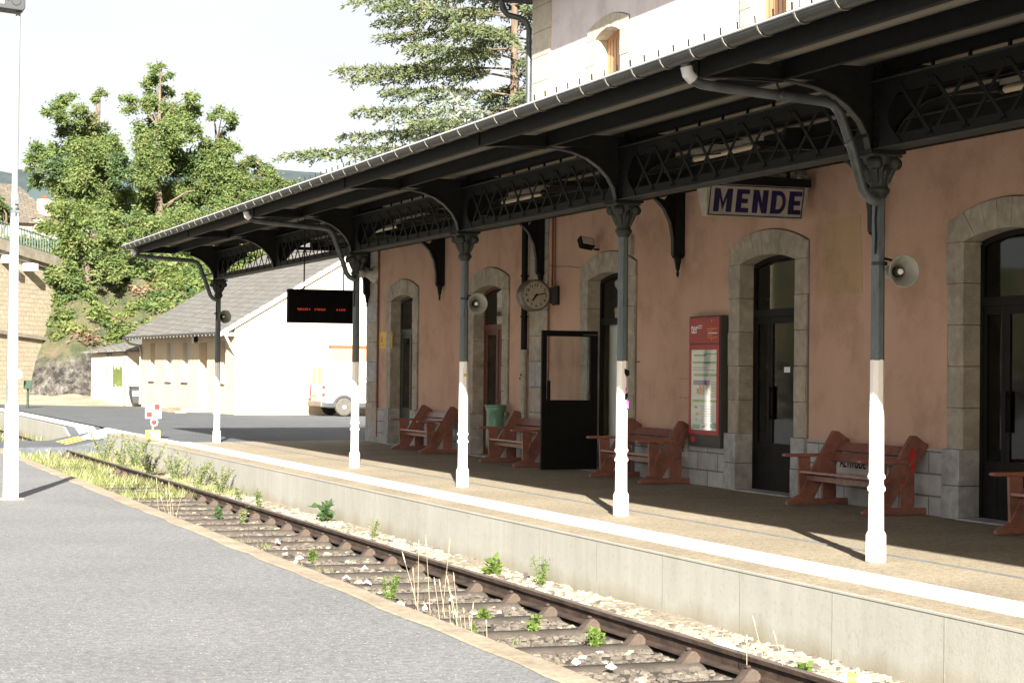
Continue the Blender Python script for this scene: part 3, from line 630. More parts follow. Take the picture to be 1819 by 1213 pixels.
# roof of the tall block (hipped) with gutter, and low wing roof
b = MB(); xa, xb, ya, yb, zr = 2.66, 13.4, -12.7, 32.1, 7.98
b.add([(xa, ya, zr), (xb, ya, zr), (xb, yb, zr), (xa, yb, zr), (8.03, ya+5, 10.9), (8.03, yb-5, 10.9), (xa, ya, zr+.12), (xb, ya, zr+.12), (xb, yb, zr+.12), (xa, yb, zr+.12)],
      [(0, 3, 2, 1), (6, 4, 5, 9), (8, 5, 4, 7), (9, 5, 8), (7, 4, 6), (0, 6, 9, 3), (3, 9, 8, 2), (2, 8, 7, 1), (1, 7, 6, 0)], 'slate_main')
rf = b.build('roof', bld)
b = MB(); b.tube([(xa-.06, ya, zr+.04), (xa-.06, yb+.05, zr+.04)], .07, 'gutter_zinc', 12); b.build('gutter', rf)
b = MB(); b.add([(3.0, 31.5, 5.2), (13, 31.5, 5.2), (13, 41.8, 5.2), (3.0, 41.8, 5.2), (8, 31.5, 6.5), (8, 38, 6.5)], [(0, 3, 2, 1), (0, 4, 5, 3), (1, 2, 5, 4), (2, 3, 5), (0, 1, 4)], 'slate_main'); b.build('roof', bld)

# ---------------------------------------------------------------- canopy
cnp = empty('platform_canopy', (0, 20, 0), 'long dark cast iron platform canopy on slender columns along the station front', 'canopy')
YA, YEND = YC[0]-5.9, 42.15
def boards_z(x): return 4.235+(x)*.055 if x < 0 else 4.235+x*.075
b = MB(); 
for x0, x1 in ((-1.86, 0), (0, 3.28)):
    b.prism([(x0, boards_z(x0)), (x1, boards_z(x1)), (x1, boards_z(x1)+.03), (x0, boards_z(x0)+.03)], YA, YEND, 'y', 'roof_boards')
ro = b.build('roof', cnp)
b = MB()
for x0, x1 in ((-1.9, 0), (0, 3.28)):
    b.prism([(x0, boards_z(x0)+.035), (x1, boards_z(x1)+.035), (x1, boards_z(x1)+.075), (x0, boards_z(x0)+.075)], YA, YEND+.04, 'y', 'slate_main')
y = YA
rr = random.Random(4)
while y < YEND:      # slate hooks showing along the eave
    b.bar((-1.88, y, boards_z(-1.9)+.06), (-1.885, y, boards_z(-1.9)+.135), .008, .012, 'dark_iron', (0, 1, 0)); y += .29
b.build('roof_covering', ro)
b = MB(); n = 9; gc = (-1.90, 4.155); gr = .078     # half round gutter
outer = [(gc[0]+gr*math.cos(R(180+180*k/n)), gc[1]+gr*math.sin(R(180+180*k/n))) for k in range(n+1)]
inner = [(gc[0]+(gr-.006)*math.cos(R(180+180*k/n)), gc[1]+(gr-.006)*math.sin(R(180+180*k/n))) for k in range(n+1)]
b.prism(outer+inner[::-1], YA, YEND+.05, 'y', 'gutter_zinc'); b.prism(outer, YEND+.045, YEND+.05, 'y', 'gutter_zinc')
b.tube([(gc[0]-gr, YA, gc[1]+.004), (gc[0]-gr, YEND+.05, gc[1]+.004)], .011, 'light_grey', 8)
gt_ = b.build('gutter', cnp)
b = MB(); o2 = [(gc[0]+(gr+.006)*math.cos(R(175+130*k/7)), gc[1]+(gr+.006)*math.sin(R(175+130*k/7))) for k in range(8)]
for (p0, p1) in zip(o2[:-1], o2[1:]): b.bar((p0[0], 0, p0[1]), (p1[0], 0, p1[1]), .022, .006, 'strap_metal', (0, 1, 0))
st0 = b.build('gutter_strap', None); st0.parent = gt_; y = YA+.2; st0.location = (0, y-20, 0)
while y+.575 < YEND: y += .575; dup(st0, (0, y-20, 0), gt_)
# longitudinal beams
def ibeam(x, z0, z1, y0, y1, fl=.028):
    b = MB(); b.box(x-.006, x+.006, y0, y1, z0+.008, z1-.008, 'dark_iron'); b.box(x-fl, x+fl, y0, y1, z0, z0+.008, 'dark_iron'); b.box(x-fl, x+fl, y0, y1, z1-.008, z1, 'dark_iron'); return b
ibeam(-1.70, 3.985, 4.13, YA, YEND).build('eave_beam', cnp); ibeam(-.92, 4.02, 4.176, YA, YEND).build('purlin', cnp)
ibeam(.02, 4.13, 4.228, YA, YEND).build('purlin', cnp); ibeam(1.1, 4.16, 4.31, YA, YEND).build('purlin', cnp); ibeam(2.2, 4.24, 4.39, YA, YEND).build('purlin', cnp)
b = MB(); b.box(3.20, 3.27, YA, YEND-.9, 4.13, 4.47, 'dark_iron'); b.build('wall_plate', cnp)
# lattice girder, one bay
def girder(y0, y1):
    b = MB(); 
    for sx in (-1, 1):
        b.box(sx*.045-.004, sx*.045+.004, y0, y1, 3.92, 4.05, 'dark_iron'); b.box(sx*.045-.004, sx*.045+.004, y0, y1, 3.484, 3.58, 'dark_iron')
    b.box(-.095, .095, y0, y1, 3.47, 3.484, 'iron_flange'); b.box(-.10, .10, y0, y1, 4.05, 4.058, 'iron_flange')
    L_ = y1-y0; e = .40; n = 9; p = (L_-2*e)/n
    for k in range(n):
        a, c = y0+e+k*p, y0+e+(k+1)*p
        b.bar((-.056, a+.03, 3.54), (-.056, c-.03, 3.97), .036, .008, 'dark_iron', (0, 1, 0)); b.bar((-.047, c-.03, 3.54), (-.047, a+.03, 3.97), .036, .008, 'dark_iron', (0, 1, 0))
        for (yy, zz) in ((a+.0, 3.985), (a+.07, 3.985), (a+.0, 3.53), (a+.07, 3.53)): b.lathe((-.049, yy, zz), [(.014, 0), (.012, .006), (.004, .011)], 'black_metal', 6, (-1, 0, 0))
    # end plates with hollow edge
    for s_, ye in ((1, y0), (-1, y1)):
        a_ = [(ye+s_*(.40-.17*math.sin(math.pi*k/10)), 3.55+.39*k/10) for k in range(11)]
        b.prism([(ye, 3.484), (ye+s_*.46, 3.484)]+a_+[(ye+s_*.50, 4.05), (ye, 4.05)], -.06, -.05, 'x', 'dark_iron')
        for k in range(6): b.lathe((-.06, ye+s_*.10, 3.55+k*.09), [(.014, 0), (.012, .006), (.004, .011)], 'black_metal', 6, (-1, 0, 0))
    nb = int(L_/.545)
    for k in range(nb+1):
        yy = y0+.3+k*.535
        if yy < y1: b.box(-.012, .012, yy-.012, yy+.012, 4.058, 4.14, 'dark_iron')
    return b
g0 = girder(0, 5.4135).build('lattice_girder', None); g0.parent = cnp; g0.location = Vector((0, YC[0], 0))-Vector(cnp.location)
for k in range(1, 7): dup(g0, Vector((0, YC[k], 0))-Vector(cnp.location), cnp)
gs = dup(g0, Vector((0, YC[0]-5.4135, 0))-Vector(cnp.location), cnp)
# columns
def colshaft():
    b = MB(); z0 = .0
    b.lathe((0, 0, 0), [(.085, 0), (.085, .225), (.076, .245), (.066, .26)], 'column_paint', 8, rot=.5, sm=False)
    b.lathe((0, 0, 0), [(.066, .26), (.063, .60)], 'column_paint', 8, rot=.5, sm=False)
    b.lathe((0, 0, 0), [(.063, .585), (.077, .60), (.077, .625), (.062, .645), (.060, .67), (.062, .69), (.076, .705), (.076, .725), (.063, .745)], 'column_paint', 20)
    b.lathe((0, 0, 0), [(.063, .74), (.054, 3.13)], 'column_paint', 8, rot=.5, sm=False)
    return b
def capital():
    b = MB()
    b.lathe((0, 0, 0), [(.056, 3.07), (.086, 3.115), (.094, 3.125), (.094, 3.15), (.080, 3.16), (.078, 3.175), (.076, 3.19), (.088, 3.235), (.106, 3.29), (.125, 3.34), (.138, 3.38), (.142, 3.42)], 'iron_flange', 20)
    for sx in (-1, 1):
        for sy in (-1, 1):
            c = (sx*.098, sy*.098, 3.362); b.lathe(c, [(.010, -.062), (.040, -.058), (.054, -.040), (.046, 0), (.054, .040), (.040, .058), (.010, .062)], 'iron_flange', 14, (sx, -sy, 0))
            b.tube([(sx*.052, sy*.052, 3.20), (sx*.066, sy*.066, 3.26), (sx*.088, sy*.088, 3.32)], [.020, .030, .026], 'iron_flange', 8)
        b.tube([(sx*.078, 0, 3.21), (sx*.10, 0, 3.28), (sx*.128, 0, 3.35), (sx*.14, 0, 3.33)], [.012, .026, .020, .010], 'iron_flange', 8); b.tube([(0, sx*.078, 3.21), (0, sx*.10, 3.28), (0, sx*.128, 3.35), (0, sx*.14, 3.33)], [.012, .026, .020, .010], 'iron_flange', 8)
    b.prism([(-.142, -.142), (0, -.125), (.142, -.142), (.125, 0), (.142, .142), (0, .125), (-.142, .142), (-.125, 0)], 3.412, 3.438, 'z', 'iron_flange'); b.prism([(-.165, -.165), (0, -.142), (.165, -.165), (.142, 0), (.165, .165), (0, .142), (-.165, .165), (-.142, 0)], 3.44, 3.469, 'z', 'dark_iron')
    return b
def cantilever(inner=True):
    """outer curved bracket, box post, cross beam and gusset at each column row"""
    b = MB(); b.box(-.075, .075, -.075, .075, 3.47, 4.17, 'dark_iron')
    for s_ in (-1, 1):
        for k in range(8): b.lathe((-.075, s_*.045, 3.53+k*.08), [(.013, 0), (.011, .006), (.004, .01)], 'black_metal', 6, (-1, 0, 0))
    for s_ in (-1, 1):
        P = [(-.10, 3.475), (-.13, 3.60), (-.20, 3.72), (-.31, 3.83), (-.45, 3.92), (-.62, 3.98), (-.85, 4.015), (-1.15, 4.02), (-1.66, 3.995)]
        if s_ == 1: P = [(-x, z) for x, z in P[:7]]+[(1.6, 4.10), (2.1, 4.14)]
        for p0, p1 in zip(P[:-1], P[1:]): b.bar((p0[0], 0, p0[1]), (p1[0], 0, p1[1]), .09, .012, 'iron_flange', (0, 1, 0))
        Q = [p for p in P[:6]]
        poly = [(s_*.07, 3.48)]+Q+[(s_*.62, 4.02), (s_*.60, 4.17), (s_*.50, 4.17), (s_*.47, 4.12), (s_*.40, 4.07), (s_*.31, 4.08), (s_*.27, 4.17), (s_*.07, 4.17)]
        b.prism(poly, -.006, .006, 'y', 'dark_iron')
    b.box(-1.72, -.93, -.03, .03, 4.0, 4.14, 'dark_iron'); b.box(-.91, 0, -.03, .03, 4.04, 4.18, 'dark_iron'); b.box(0, 3.27, -.03, .03, 4.16, 4.23, 'dark_iron'); b.box(2.0, 3.27, -.03, .03, 4.2, 4.4, 'dark_iron')
    return b
def wallbracket():
    b = MB(); X = WX
    b.box(X-.15, X-.0, -.055, .055, 3.24, 4.35, 'dark_iron')
    P = [(X-.165, 3.24), (X-.17, 3.48), (X-.21, 3.70), (X-.31, 3.90), (X-.43, 4.02), (X-.56, 4.09), (X-.85, 4.15), (X-1.2, 4.16)]
    for p0, p1 in zip(P[:-1], P[1:]): b.bar((p0[0], 0, p0[1]), (p1[0], 0, p1[1]), .09, .014, 'iron_flange', (0, 1, 0))
    poly = [(X-.14, 3.3)]+P[1:7]+[(X-.75, 4.2), (X-.62, 4.2), (X-.50, 4.15), (X-.38, 4.05), (X-.30, 4.03), (X-.24, 4.10), (X-.24, 4.2), (X-.14, 4.2)]
    b.prism(poly, -.006, .006, 'y', 'dark_iron')
    b.lathe((X-.085, 0, 0), [(.004, 2.93), (.022, 2.97), (.022, 3.0), (.014, 3.02), (.03, 3.05), (.034, 3.08), (.05, 3.17), (.055, 3.20), (.085, 3.215), (.085, 3.24), (.07, 3.25)], 'dark_iron', 10)
    return b
cl = Vector(cnp.location)
cs = colshaft().build('column', None); cs.parent = cnp; cs.location = Vector((0, YC[5]+5.4135 if False else YC[2], 0))-cl
cp = capital().build('capital', None); cp.parent = cs
for yy in (YC[0], YC[1], YC[3], YC[4], YC[5], YC[7] if len(YC) > 7 else YC[5]+10.827):
    dup(cs, Vector((0, yy, 0))-cl, cnp)
ct = cantilever().build('roof_bracket', None); ct.parent = cnp; ct.location = Vector((0, YC[0], 0))-cl
wb = wallbracket().build('wall_bracket', None); wb.parent = cnp; wb.location = Vector((0, YC[0], 0))-cl
for k in range(1, 8):
    yy = YC[0]+5.4135*k; dup(ct, Vector((0, yy, 0))-cl, cnp)
    dup(wb, Vector((0, min(yy, 41.3), 0))-cl, cnp)
# end hood beam and outlets
def outlet():
    b = MB(); pth = [(-1.86, 0, 4.09), (-1.85, 0, 4.03), (-1.80, 0, 3.955), (-1.72, 0, 3.925), (-1.5, 0, 3.905), (-1.0, 0, 3.875), (-.60, 0, 3.85), (-.50, 0, 3.83), (-.44, 0, 3.77), (-.40, 0, 3.68), (-.30, 0, 3.42), (-.19, 0, 3.14), (-.14, 0, 3.075), (-.08, 0, 3.045), (-.03, 0, 3.04)]
    b.tube([(x, -.10, z) for x, _, z in pth[:1]]+[(x, -.10 if x < -.2 else -.06, z) for x, _, z in pth[1:]], .042, 'zinc', 12)
    b.tube([(-1.855, -.1, 4.06), (-1.84, -.1, 4.0), (-1.79, -.1, 3.955)], .05, 'light_grey', 12)
    for (x, z) in ((-1.0, 3.875), (-.345, 3.53)): b.tube([(x-.015, -.1, z+.01), (x+.015, -.1, z-.012)], .05, 'zinc', 12)
    b.bar((-1.0, -.1, 3.9), (-1.0, -.02, 4.02), .02, .01, 'iron_flange'); b.bar((-.34, -.09, 3.54), (-.14, -.03, 3.60), .03, .01, 'iron_flange')
    b.tube([(-.05, -.055, 3.0), (-.058, -.05, 2.9), (-.05, -.05, 2.75), (-.056, -.05, 2.6)], .010, 'dark_iron', 6)
    return b
ot = outlet().build('gutter_downpipe', None); ot.parent = cnp; ot.location = Vector((0, YC[2], 0))-cl
for yy in (YC[5], YC[5]+10.827): dup(ot, Vector((0, yy, 0))-cl, cnp)
# fluorescent tubes under the roof
tb = MB(); tb.tube([(1.2, -.8, 4.06), (1.2, .8, 4.06)], .035, 'tube_light', 10); tb.box(1.17, 1.23, -.85, .85, 4.10, 4.15, 'cream_metal'); tb.tube([(1.2, -.86, 4.06), (1.2, -.8, 4.06)], .04, 'dark_iron', 10); tb.tube([(1.2, .8, 4.06), (1.2, .86, 4.06)], .04, 'dark_iron', 10)
tl = tb.build('tube_lamp', None)
for i, yy in enumerate((13.7, 26.4, 33.3, 19.9)):
    o = tl if i == 0 else dup(tl)
    o.location = (0, yy, 0)
    tag(o, ['fluorescent tube lamp under the canopy roof at the right edge of the photo', 'fluorescent tube lamp under the canopy beside the hanging clock', 'fluorescent tube lamp under the canopy nearest the black display board', 'fluorescent tube lamp under the canopy roof behind the station name sign'][i], 'lamp', 'tube lamps under the canopy roof')
# graffiti and sticker marks on the columns
b = MB(); b.box(-.062, -.060, YC[3]-.04, YC[3]+.04, 1.39, 1.45, 'black_metal'); mk = MB()
c = YC[3]
mk.prism([(.0, 1.62), (.055, 1.60), (.06, 1.55), (.02, 1.53), (-.0, 1.57)], c-.068, c-.064, 'y', 'black_metal'); mk.prism([(.012, 1.41), (.03, 1.41), (.032, 1.375), (.014, 1.37)], c-.068, c-.064, 'y', 'magenta')
mk.prism([(.01, 1.34), (.045, 1.35), (.04, 1.30), (.015, 1.27), (.005, 1.29)], c-.068, c-.064, 'y', 'black_metal'); mk.prism([(.005, 1.26), (.05, 1.27), (.05, 1.18), (.01, 1.19)], c-.068, c-.064, 'y', 'magenta')
mk.build('graffiti', cnp)
mk = MB(); mk.lathe((.0, YC[4]-.066, 1.52), [(.022, 0), (.022, -.003)], 'yellow_sign', 12, (0, 1, 0)); mk.build('sticker', cnp)
# ---------------------------------------------------------------- things on and under the canopy
# loudspeakers
def speaker(name='loudspeaker'):
    b = MB(); b.lathe((0, 0, 0), [(.135, -.14), (.137, -.13), (.10, -.075), (.062, -.02), (.045, .03), (.055, .04), (.055, .12), (.03, .13)], 'speaker_grey', 28, (0, 1, 0))
    return b
def speaker_thing(loc, rotz, label, hang):
    root = empty('loudspeaker', (0, 0, 0), label, 'loudspeaker', 'loudspeakers on the canopy columns')
    b = MB(); n = 28
    # open horn: double walled bell
    prof = [(.045, .06), (.052, .0), (.085, -.06), (.137, -.135), (.141, -.138), (.137, -.142), (.128, -.137), (.078, -.06), (.045, -.0), (.040, .04)]
    ax = Vector((0, 1, 0)); vs = []; 
    for r, h in prof:
        for j in range(n): a = 2*math.pi*j/n; vs.append((math.cos(a)*r, h, math.sin(a)*r))
    fs = [(i*n+j, i*n+(j+1) % n, (i+1)*n+(j+1) % n, (i+1)*n+j) for i in range(len(prof)-1) for j in range(n)]
    b.add(vs, fs, 'speaker_grey', True); b.lathe((0, 0, 0), [(.05, .035), (.062, .05), (.062, .14), (.04, .155)], 'speaker_grey', 20, (0, 1, 0))
    b.build('horn', root)
    b = MB(); b.lathe((0, 0, 0), [(.040, .03), (.044, -.03), (.040, -.055), (.026, -.062)], 'panel_grey', 20, (0, 1, 0)); b.lathe((0, -.062, 0), [(.026, 0), (.024, -.014), (.008, -.018)], 'paper_white', 12, (0, 1, 0)); b.build('driver', root)
    b = MB(); b.tube([(0, .07, .06), (-.01, .07, .10), (-.08, .06, .115), (hang, .04, .075)], .012, 'iron_flange', 8); b.lathe((hang-.0, .04, .055), [(.068, 0), (.068, .03)], 'iron_flange', 16); b.build('mounting_bracket', root)
    root.location = loc; root.rotation_euler.z = rotz; return root
speaker_thing((.150, YC[2]-.06, 2.45), R(-6), 'pale grey horn loudspeaker on the column nearest the camera', -.145)
speaker_thing((.135, YC[4]-.06, 2.49), R(-4), 'grey horn loudspeaker on the column just left of the clock', -.13)
speaker_thing((.095, YC[7] if len(YC) > 7 else YC[5]+10.827-.06, 2.68), R(12), 'dark horn loudspeaker on the farthest canopy column, against the depot roof', -.10)
s_ = speaker_thing((.16, YC[5]-.02, 3.13), R(105), 'horn loudspeaker turned sideways on the column beside the black display board', -.12)
# clock
ck = empty('platform_clock', (2.87, 30.3, 2.83), 'round double faced station clock on a wall arm showing about ten past seven', 'clock')
b = MB(); b.lathe((2.87, 30.3, 2.83), [(.22, -.13), (.25, -.125), (.262, -.10), (.25, -.08), (.24, 0), (.25, .08), (.262, .10), (.25, .125), (.22, .13)], 'clock_case', 40, (0, 1, 0)); b.build('case', ck)
b = MB(); b.lathe((2.87, 30.17, 2.83), [(.222, .0), (.222, -.003)], 'sign_white', 40, (0, 1, 0)); fc = b.build('face', ck)
b = MB(); c0 = Vector((2.87, 30.16, 2.83))
def hand(angdeg, ln, wd):
    a = R(90-angdeg); d = Vector((math.cos(a), 0, math.sin(a))); b.bar(c0-d*.03, c0+d*ln, wd, .006, 'black_metal', (d.z, 0, -d.x))
hb = MB(); hand(216, .115, .026); hand(78, .17, .018); b.lathe((2.87, 30.163, 2.83), [(.018, 0), (.018, -.01)], 'black_metal', 12, (0, 1, 0)); b.build('hands', fc)
for hnum in range(1, 13):
    a = R(90-hnum*30); px_, pz_ = 2.87+.172*math.cos(a), 2.83+.172*math.sin(a)
    T = frame_T((px_, 30.165, pz_-.024), (1, 0, 0), (0, 0, 1)); text_mesh('numeral', str(hnum), .068, T, 'black_metal', fc, .0015, .001, 'CENTER')
b = MB(); b.box(3.06, 3.20, 30.27, 30.33, 2.78, 2.88, 'dark_iron'); b.box(3.14, 3.27, 30.19, 30.41, 2.70, 2.97, 'panel_grey'); b.box(3.255, 3.28, 30.16, 30.44, 2.68, 2.99, 'dark_iron')
b.lathe((3.14, 30.3, 2.83), [(.012, 0), (.01, -.012)], 'rust', 8, (1, 0, 0)); b.build('wall_arm', ck)
# station name sign
sg = empty('station_name_sign', (2.5, 21.6, 3.7), 'white enamel station sign reading MENDE in blue capitals, hung under the canopy', 'sign')
b = MB(); x0, x1 = 1.80, 3.14; yc = 21.72
b.add([(x0-.03, yc-.145, 3.885), (x1+.04, yc-.145, 3.885), (x1+.04, yc+.145, 3.885), (x0-.03, yc+.145, 3.885), (x0+.01, yc-.06, 3.50), (x1, yc-.06, 3.50), (x1, yc+.06, 3.50), (x0+.01, yc+.06, 3.50)],
      [(0, 1, 2, 3), (4, 7, 6, 5), (0, 4, 5, 1), (2, 6, 7, 3), (0, 3, 7, 4), (1, 5, 6, 2)], 'sign_white'); bx = b.build('sign_box', sg, bevel=.006)
b = MB(); b.prism([(x0+.0, 3.89), (x1+.06, 3.89), (x1+.05, 3.98), (x0+.6, 4.0), (x0+.1, 3.93)], yc-.17, yc+.17, 'y', 'dark_iron'); b.box(x0+.75, x0+.79, yc-.02, yc+.02, 3.98, 4.2, 'dark_iron'); b.box(x1-.2, x1-.16, yc-.02, yc+.02, 3.96, 4.25, 'dark_iron')
b.box(x1-.3, x1+.12, yc-.01, yc+.01, 4.03, 4.05, 'cream_metal'); b.build('hood', sg)
slope = math.atan2(.085, .385); yd = Vector((0, -math.sin(slope), math.cos(slope)))
org = Vector((x0+.03, yc-.06-.004, 3.505)); T = frame_T(org, (1, 0, 0), yd)
b = MB(); Wd, Hd = 1.285, .378
for (u0, u1, v0, v1) in ((0, Wd, 0, .013), (0, Wd, Hd-.013, Hd), (0, .013, 0, Hd), (Wd-.013, Wd, 0, Hd)): b.box(u0, u1, v0, v1, 0, .004, 'blue_enamel', T=T)
b.build('border', sg)
b = MB(); H_ = .285; st = .074; v0 = .046
def pg(pts, x): b.prism([(x+p[0], v0+p[1]*H_) for p in pts], 0, .004, 'z', 'blue_enamel', T=T)
x = .065; wM = .245
pg([(0, 0), (st, 0), (st, .62), (wM/2, .06*1), (wM-st, .62), (wM-st, 0), (wM, 0), (wM, 1), (wM-st*.95, 1), (wM/2, .42), (st*.95, 1), (0, 1)], x)
def E_(x, w=.175): pg([(0, 0), (w, 0), (w, .2), (st, .2), (st, .4), (w*.9, .4), (w*.9, .6), (st, .6), (st, .8), (w, .8), (w, 1), (0, 1)], x)
E_(x+.30); wN = .205; xn = x+.525
pg([(0, 0), (st, 0), (st, .58), (wN-st, 0), (wN, 0), (wN, 1), (wN-st, 1), (wN-st, .42), (st, 1), (0, 1)], xn)
xd = xn+.25; wD = .205
out = [(wD-.10+.10*math.cos(R(a)), .5+.5*math.sin(R(a))) for a in range(-90, 91, 15)]; inn = [(wD-.10+(.10-st*.62)*math.cos(R(a)), .5+.30*math.sin(R(a))) for a in range(90, -91, -15)]
pts_ = [(0, 0)]+out+[(0, 1)]; 
# D as a ring built of two pieces
pg([(0, 0), (st, 0), (st, 1), (0, 1)], xd)
o_ = [(st, 0)]+out+[(st, 1)]; i_ = [(st, .2)]+inn[::-1]+[(st, .8)]
for k in range(len(o_)-1): pg([o_[k], o_[k+1], i_[k+1], i_[k]], xd)
E_(xd+.245); b.build('lettering', sg)
# old round light on the wall behind the sign
ol = MB(); ol.lathe((WX, 22.0, 3.98), [(.19, 0), (.19, -.03), (.17, -.05), (.12, -.06)], 'cream_metal', 28, (1, 0, 0)); ol.box(2.4, 3.24, 21.98, 22.06, 4.03, 4.09, 'cream_metal')
tag(ol.build('wall_mount', None, origin=(3.2, 22, 4)), 'round pale wall mount with an arm behind the station name sign', 'bracket')
# train display
dp = empty('display_board', (0, 33, 2.65), 'black hanging train display with dim red characters between the canopy columns', 'display board')
b = MB(); b.box(-.585, .615, 33.0, 33.16, 2.375, 2.955, 'display_black'); b.build('case', dp, bevel=.006)
b = MB(); b.box(-.42, .57, 32.994, 32.999, 2.52, 2.73, 'display_black'); b.build('screen', dp)
b = MB(); rr = random.Random(5)
for (xa_, xb_) in ((-.435, -.19), (-.13, .085), (.26, .44)):
    xx = xa_
    while xx < xb_-.02:
        for k in range(3): b.bar((xx+rr.uniform(0, .02), 32.988, 2.585+rr.uniform(0, .01)), (xx+rr.uniform(.0, .026), 32.988, 2.63-rr.uniform(0, .01)), .007, .003, 'led_red')
        b.box(xx, xx+.02, 32.986, 32.99, 2.605, 2.612, 'led_red'); xx += .034
b.build('lit_characters', dp)
for xx in (-.3, .4): b = MB(); b.tube([(xx, 33.08, 2.955), (xx, 33.08, 4.22)], .012, 'dark_iron', 8); b.build('hanger', dp)
# poster case
pc = empty('information_case', (3.2, 24.45, 1.4), 'tall red framed timetable case with a white and green poster beside the glazed door', 'notice board')
y0, y1 = 23.96, 24.94; xf = 3.16
b = MB(); b.box(xf+.004, WX, y0, y1, .57, 2.365, 'panel_grey'); b.build('case', pc, bevel=.006)
b = MB(); b.box(xf-.012, xf+.006, y0+.02, y1-.02, 1.985, 2.345, 'panel_red'); hd = b.build('header', pc, bevel=.004)
b = MB()
for (a0, a1, c0_, c1_) in ((y0+.02, y0+.10, .735, 1.975), (y1-.085, y1-.02, .735, 1.975), (y0+.10, y1-.085, .735, .80), (y0+.10, y1-.085, 1.90, 1.975)): b.box(xf-.010, xf+.006, a0, a1, c0_, c1_, 'panel_red')
b.build('frame', pc, bevel=.003)
TT = lambda yy, zz: frame_T((xf-.013, yy, zz), (0, -1, 0), (0, 0, 1))
text_mesh('lettering', 'ter', .20, TT(y1-.09, 2.13), 'paper_white', hd, .002, .001, sx=.85)
b = MB()
for k, (a, c, mt_) in enumerate(((.30, .44, 'paper_white'), (.31, .42, 'paper_white'), (.58, .90, 'orange_print'), (.58, .75, 'orange_print'), (.62, .90, 'paper_white'), (.60, .74, 'orange_print'), (.60, .90, 'orange_print'))):
    z = 2.24-.03*k if k > 1 else 2.225-.03*k
    b.box(xf-.0135, xf-.012, y1-c, y1-a, z, z+.012, mt_)
b.box(xf-.0135, xf-.012, y1-.75, y1-.72, 2.28, 2.31, 'orange_print'); b.box(xf-.0135, xf-.012, y1-.75, y1-.72, 2.03, 2.05, 'orange_print')
b.build('small_print', hd)
b = MB(); b.box(xf-.002, xf+.002, y0+.09, y1-.08, .79, 1.91, 'paper_white')
def pr(u0, u1, v0, v1, mt_, d=.0): b.box(xf-.0035-d, xf-.0021, y1-.085-u1*.81, y1-.085-u0*.81, 1.905-v1*1.11, 1.905-v0*1.11, mt_)
pr(.5, 1, .05, .065, 'green_print'); pr(.1, .55, .06, .085, 'green_print'); pr(.05, .95, .15, .175, 'green_print'); pr(.05, .6, .22, .23, 'grey_print'); pr(.05, .9, .25, .258, 'grey_print')
pr(.08, 1, .30, .33, 'green_print'); pr(.08, .7, .38, .44, 'blue_print'); pr(.6, .72, .38, .57, 'red_enamel', .0004); pr(.3, .42, .44, .56, 'orange_print', .0004); pr(.22, .3, .48, .55, 'red_enamel'); pr(.45, .5, .43, .57, 'yellow_sign', .0004)
pr(.05, 1, .62, .65, 'green_print'); pr(.12, .25, .70, .73, 'green_print'); pr(.18, .3, .78, .82, 'yellow_sign'); pr(.18, .24, .86, .875, 'blue_print'); pr(.05, .35, .93, .985, 'green_print'); pr(.75, 1, .90, .97, 'green_print'); pr(.42, .55, .94, .97, 'red_enamel')
for k in range(11): pr(.75, .96, .40+k*.018, .406+k*.018, 'grey_print')
for k in range(8): pr(.40 if k % 3 else .34, .92, .70+k*.03, .706+k*.03, 'grey_print')
po = b.build('poster', pc)
b = MB(); b.box(xf-.009, xf-.006, y0+.095, y1-.08, .79, 1.91, 'glass'); b.build('pane', pc)
b = MB(); b.box(xf-.001, xf+.006, y1-.20, y1-.09, .63, .70, 'red_enamel'); b.build('badge', pc)
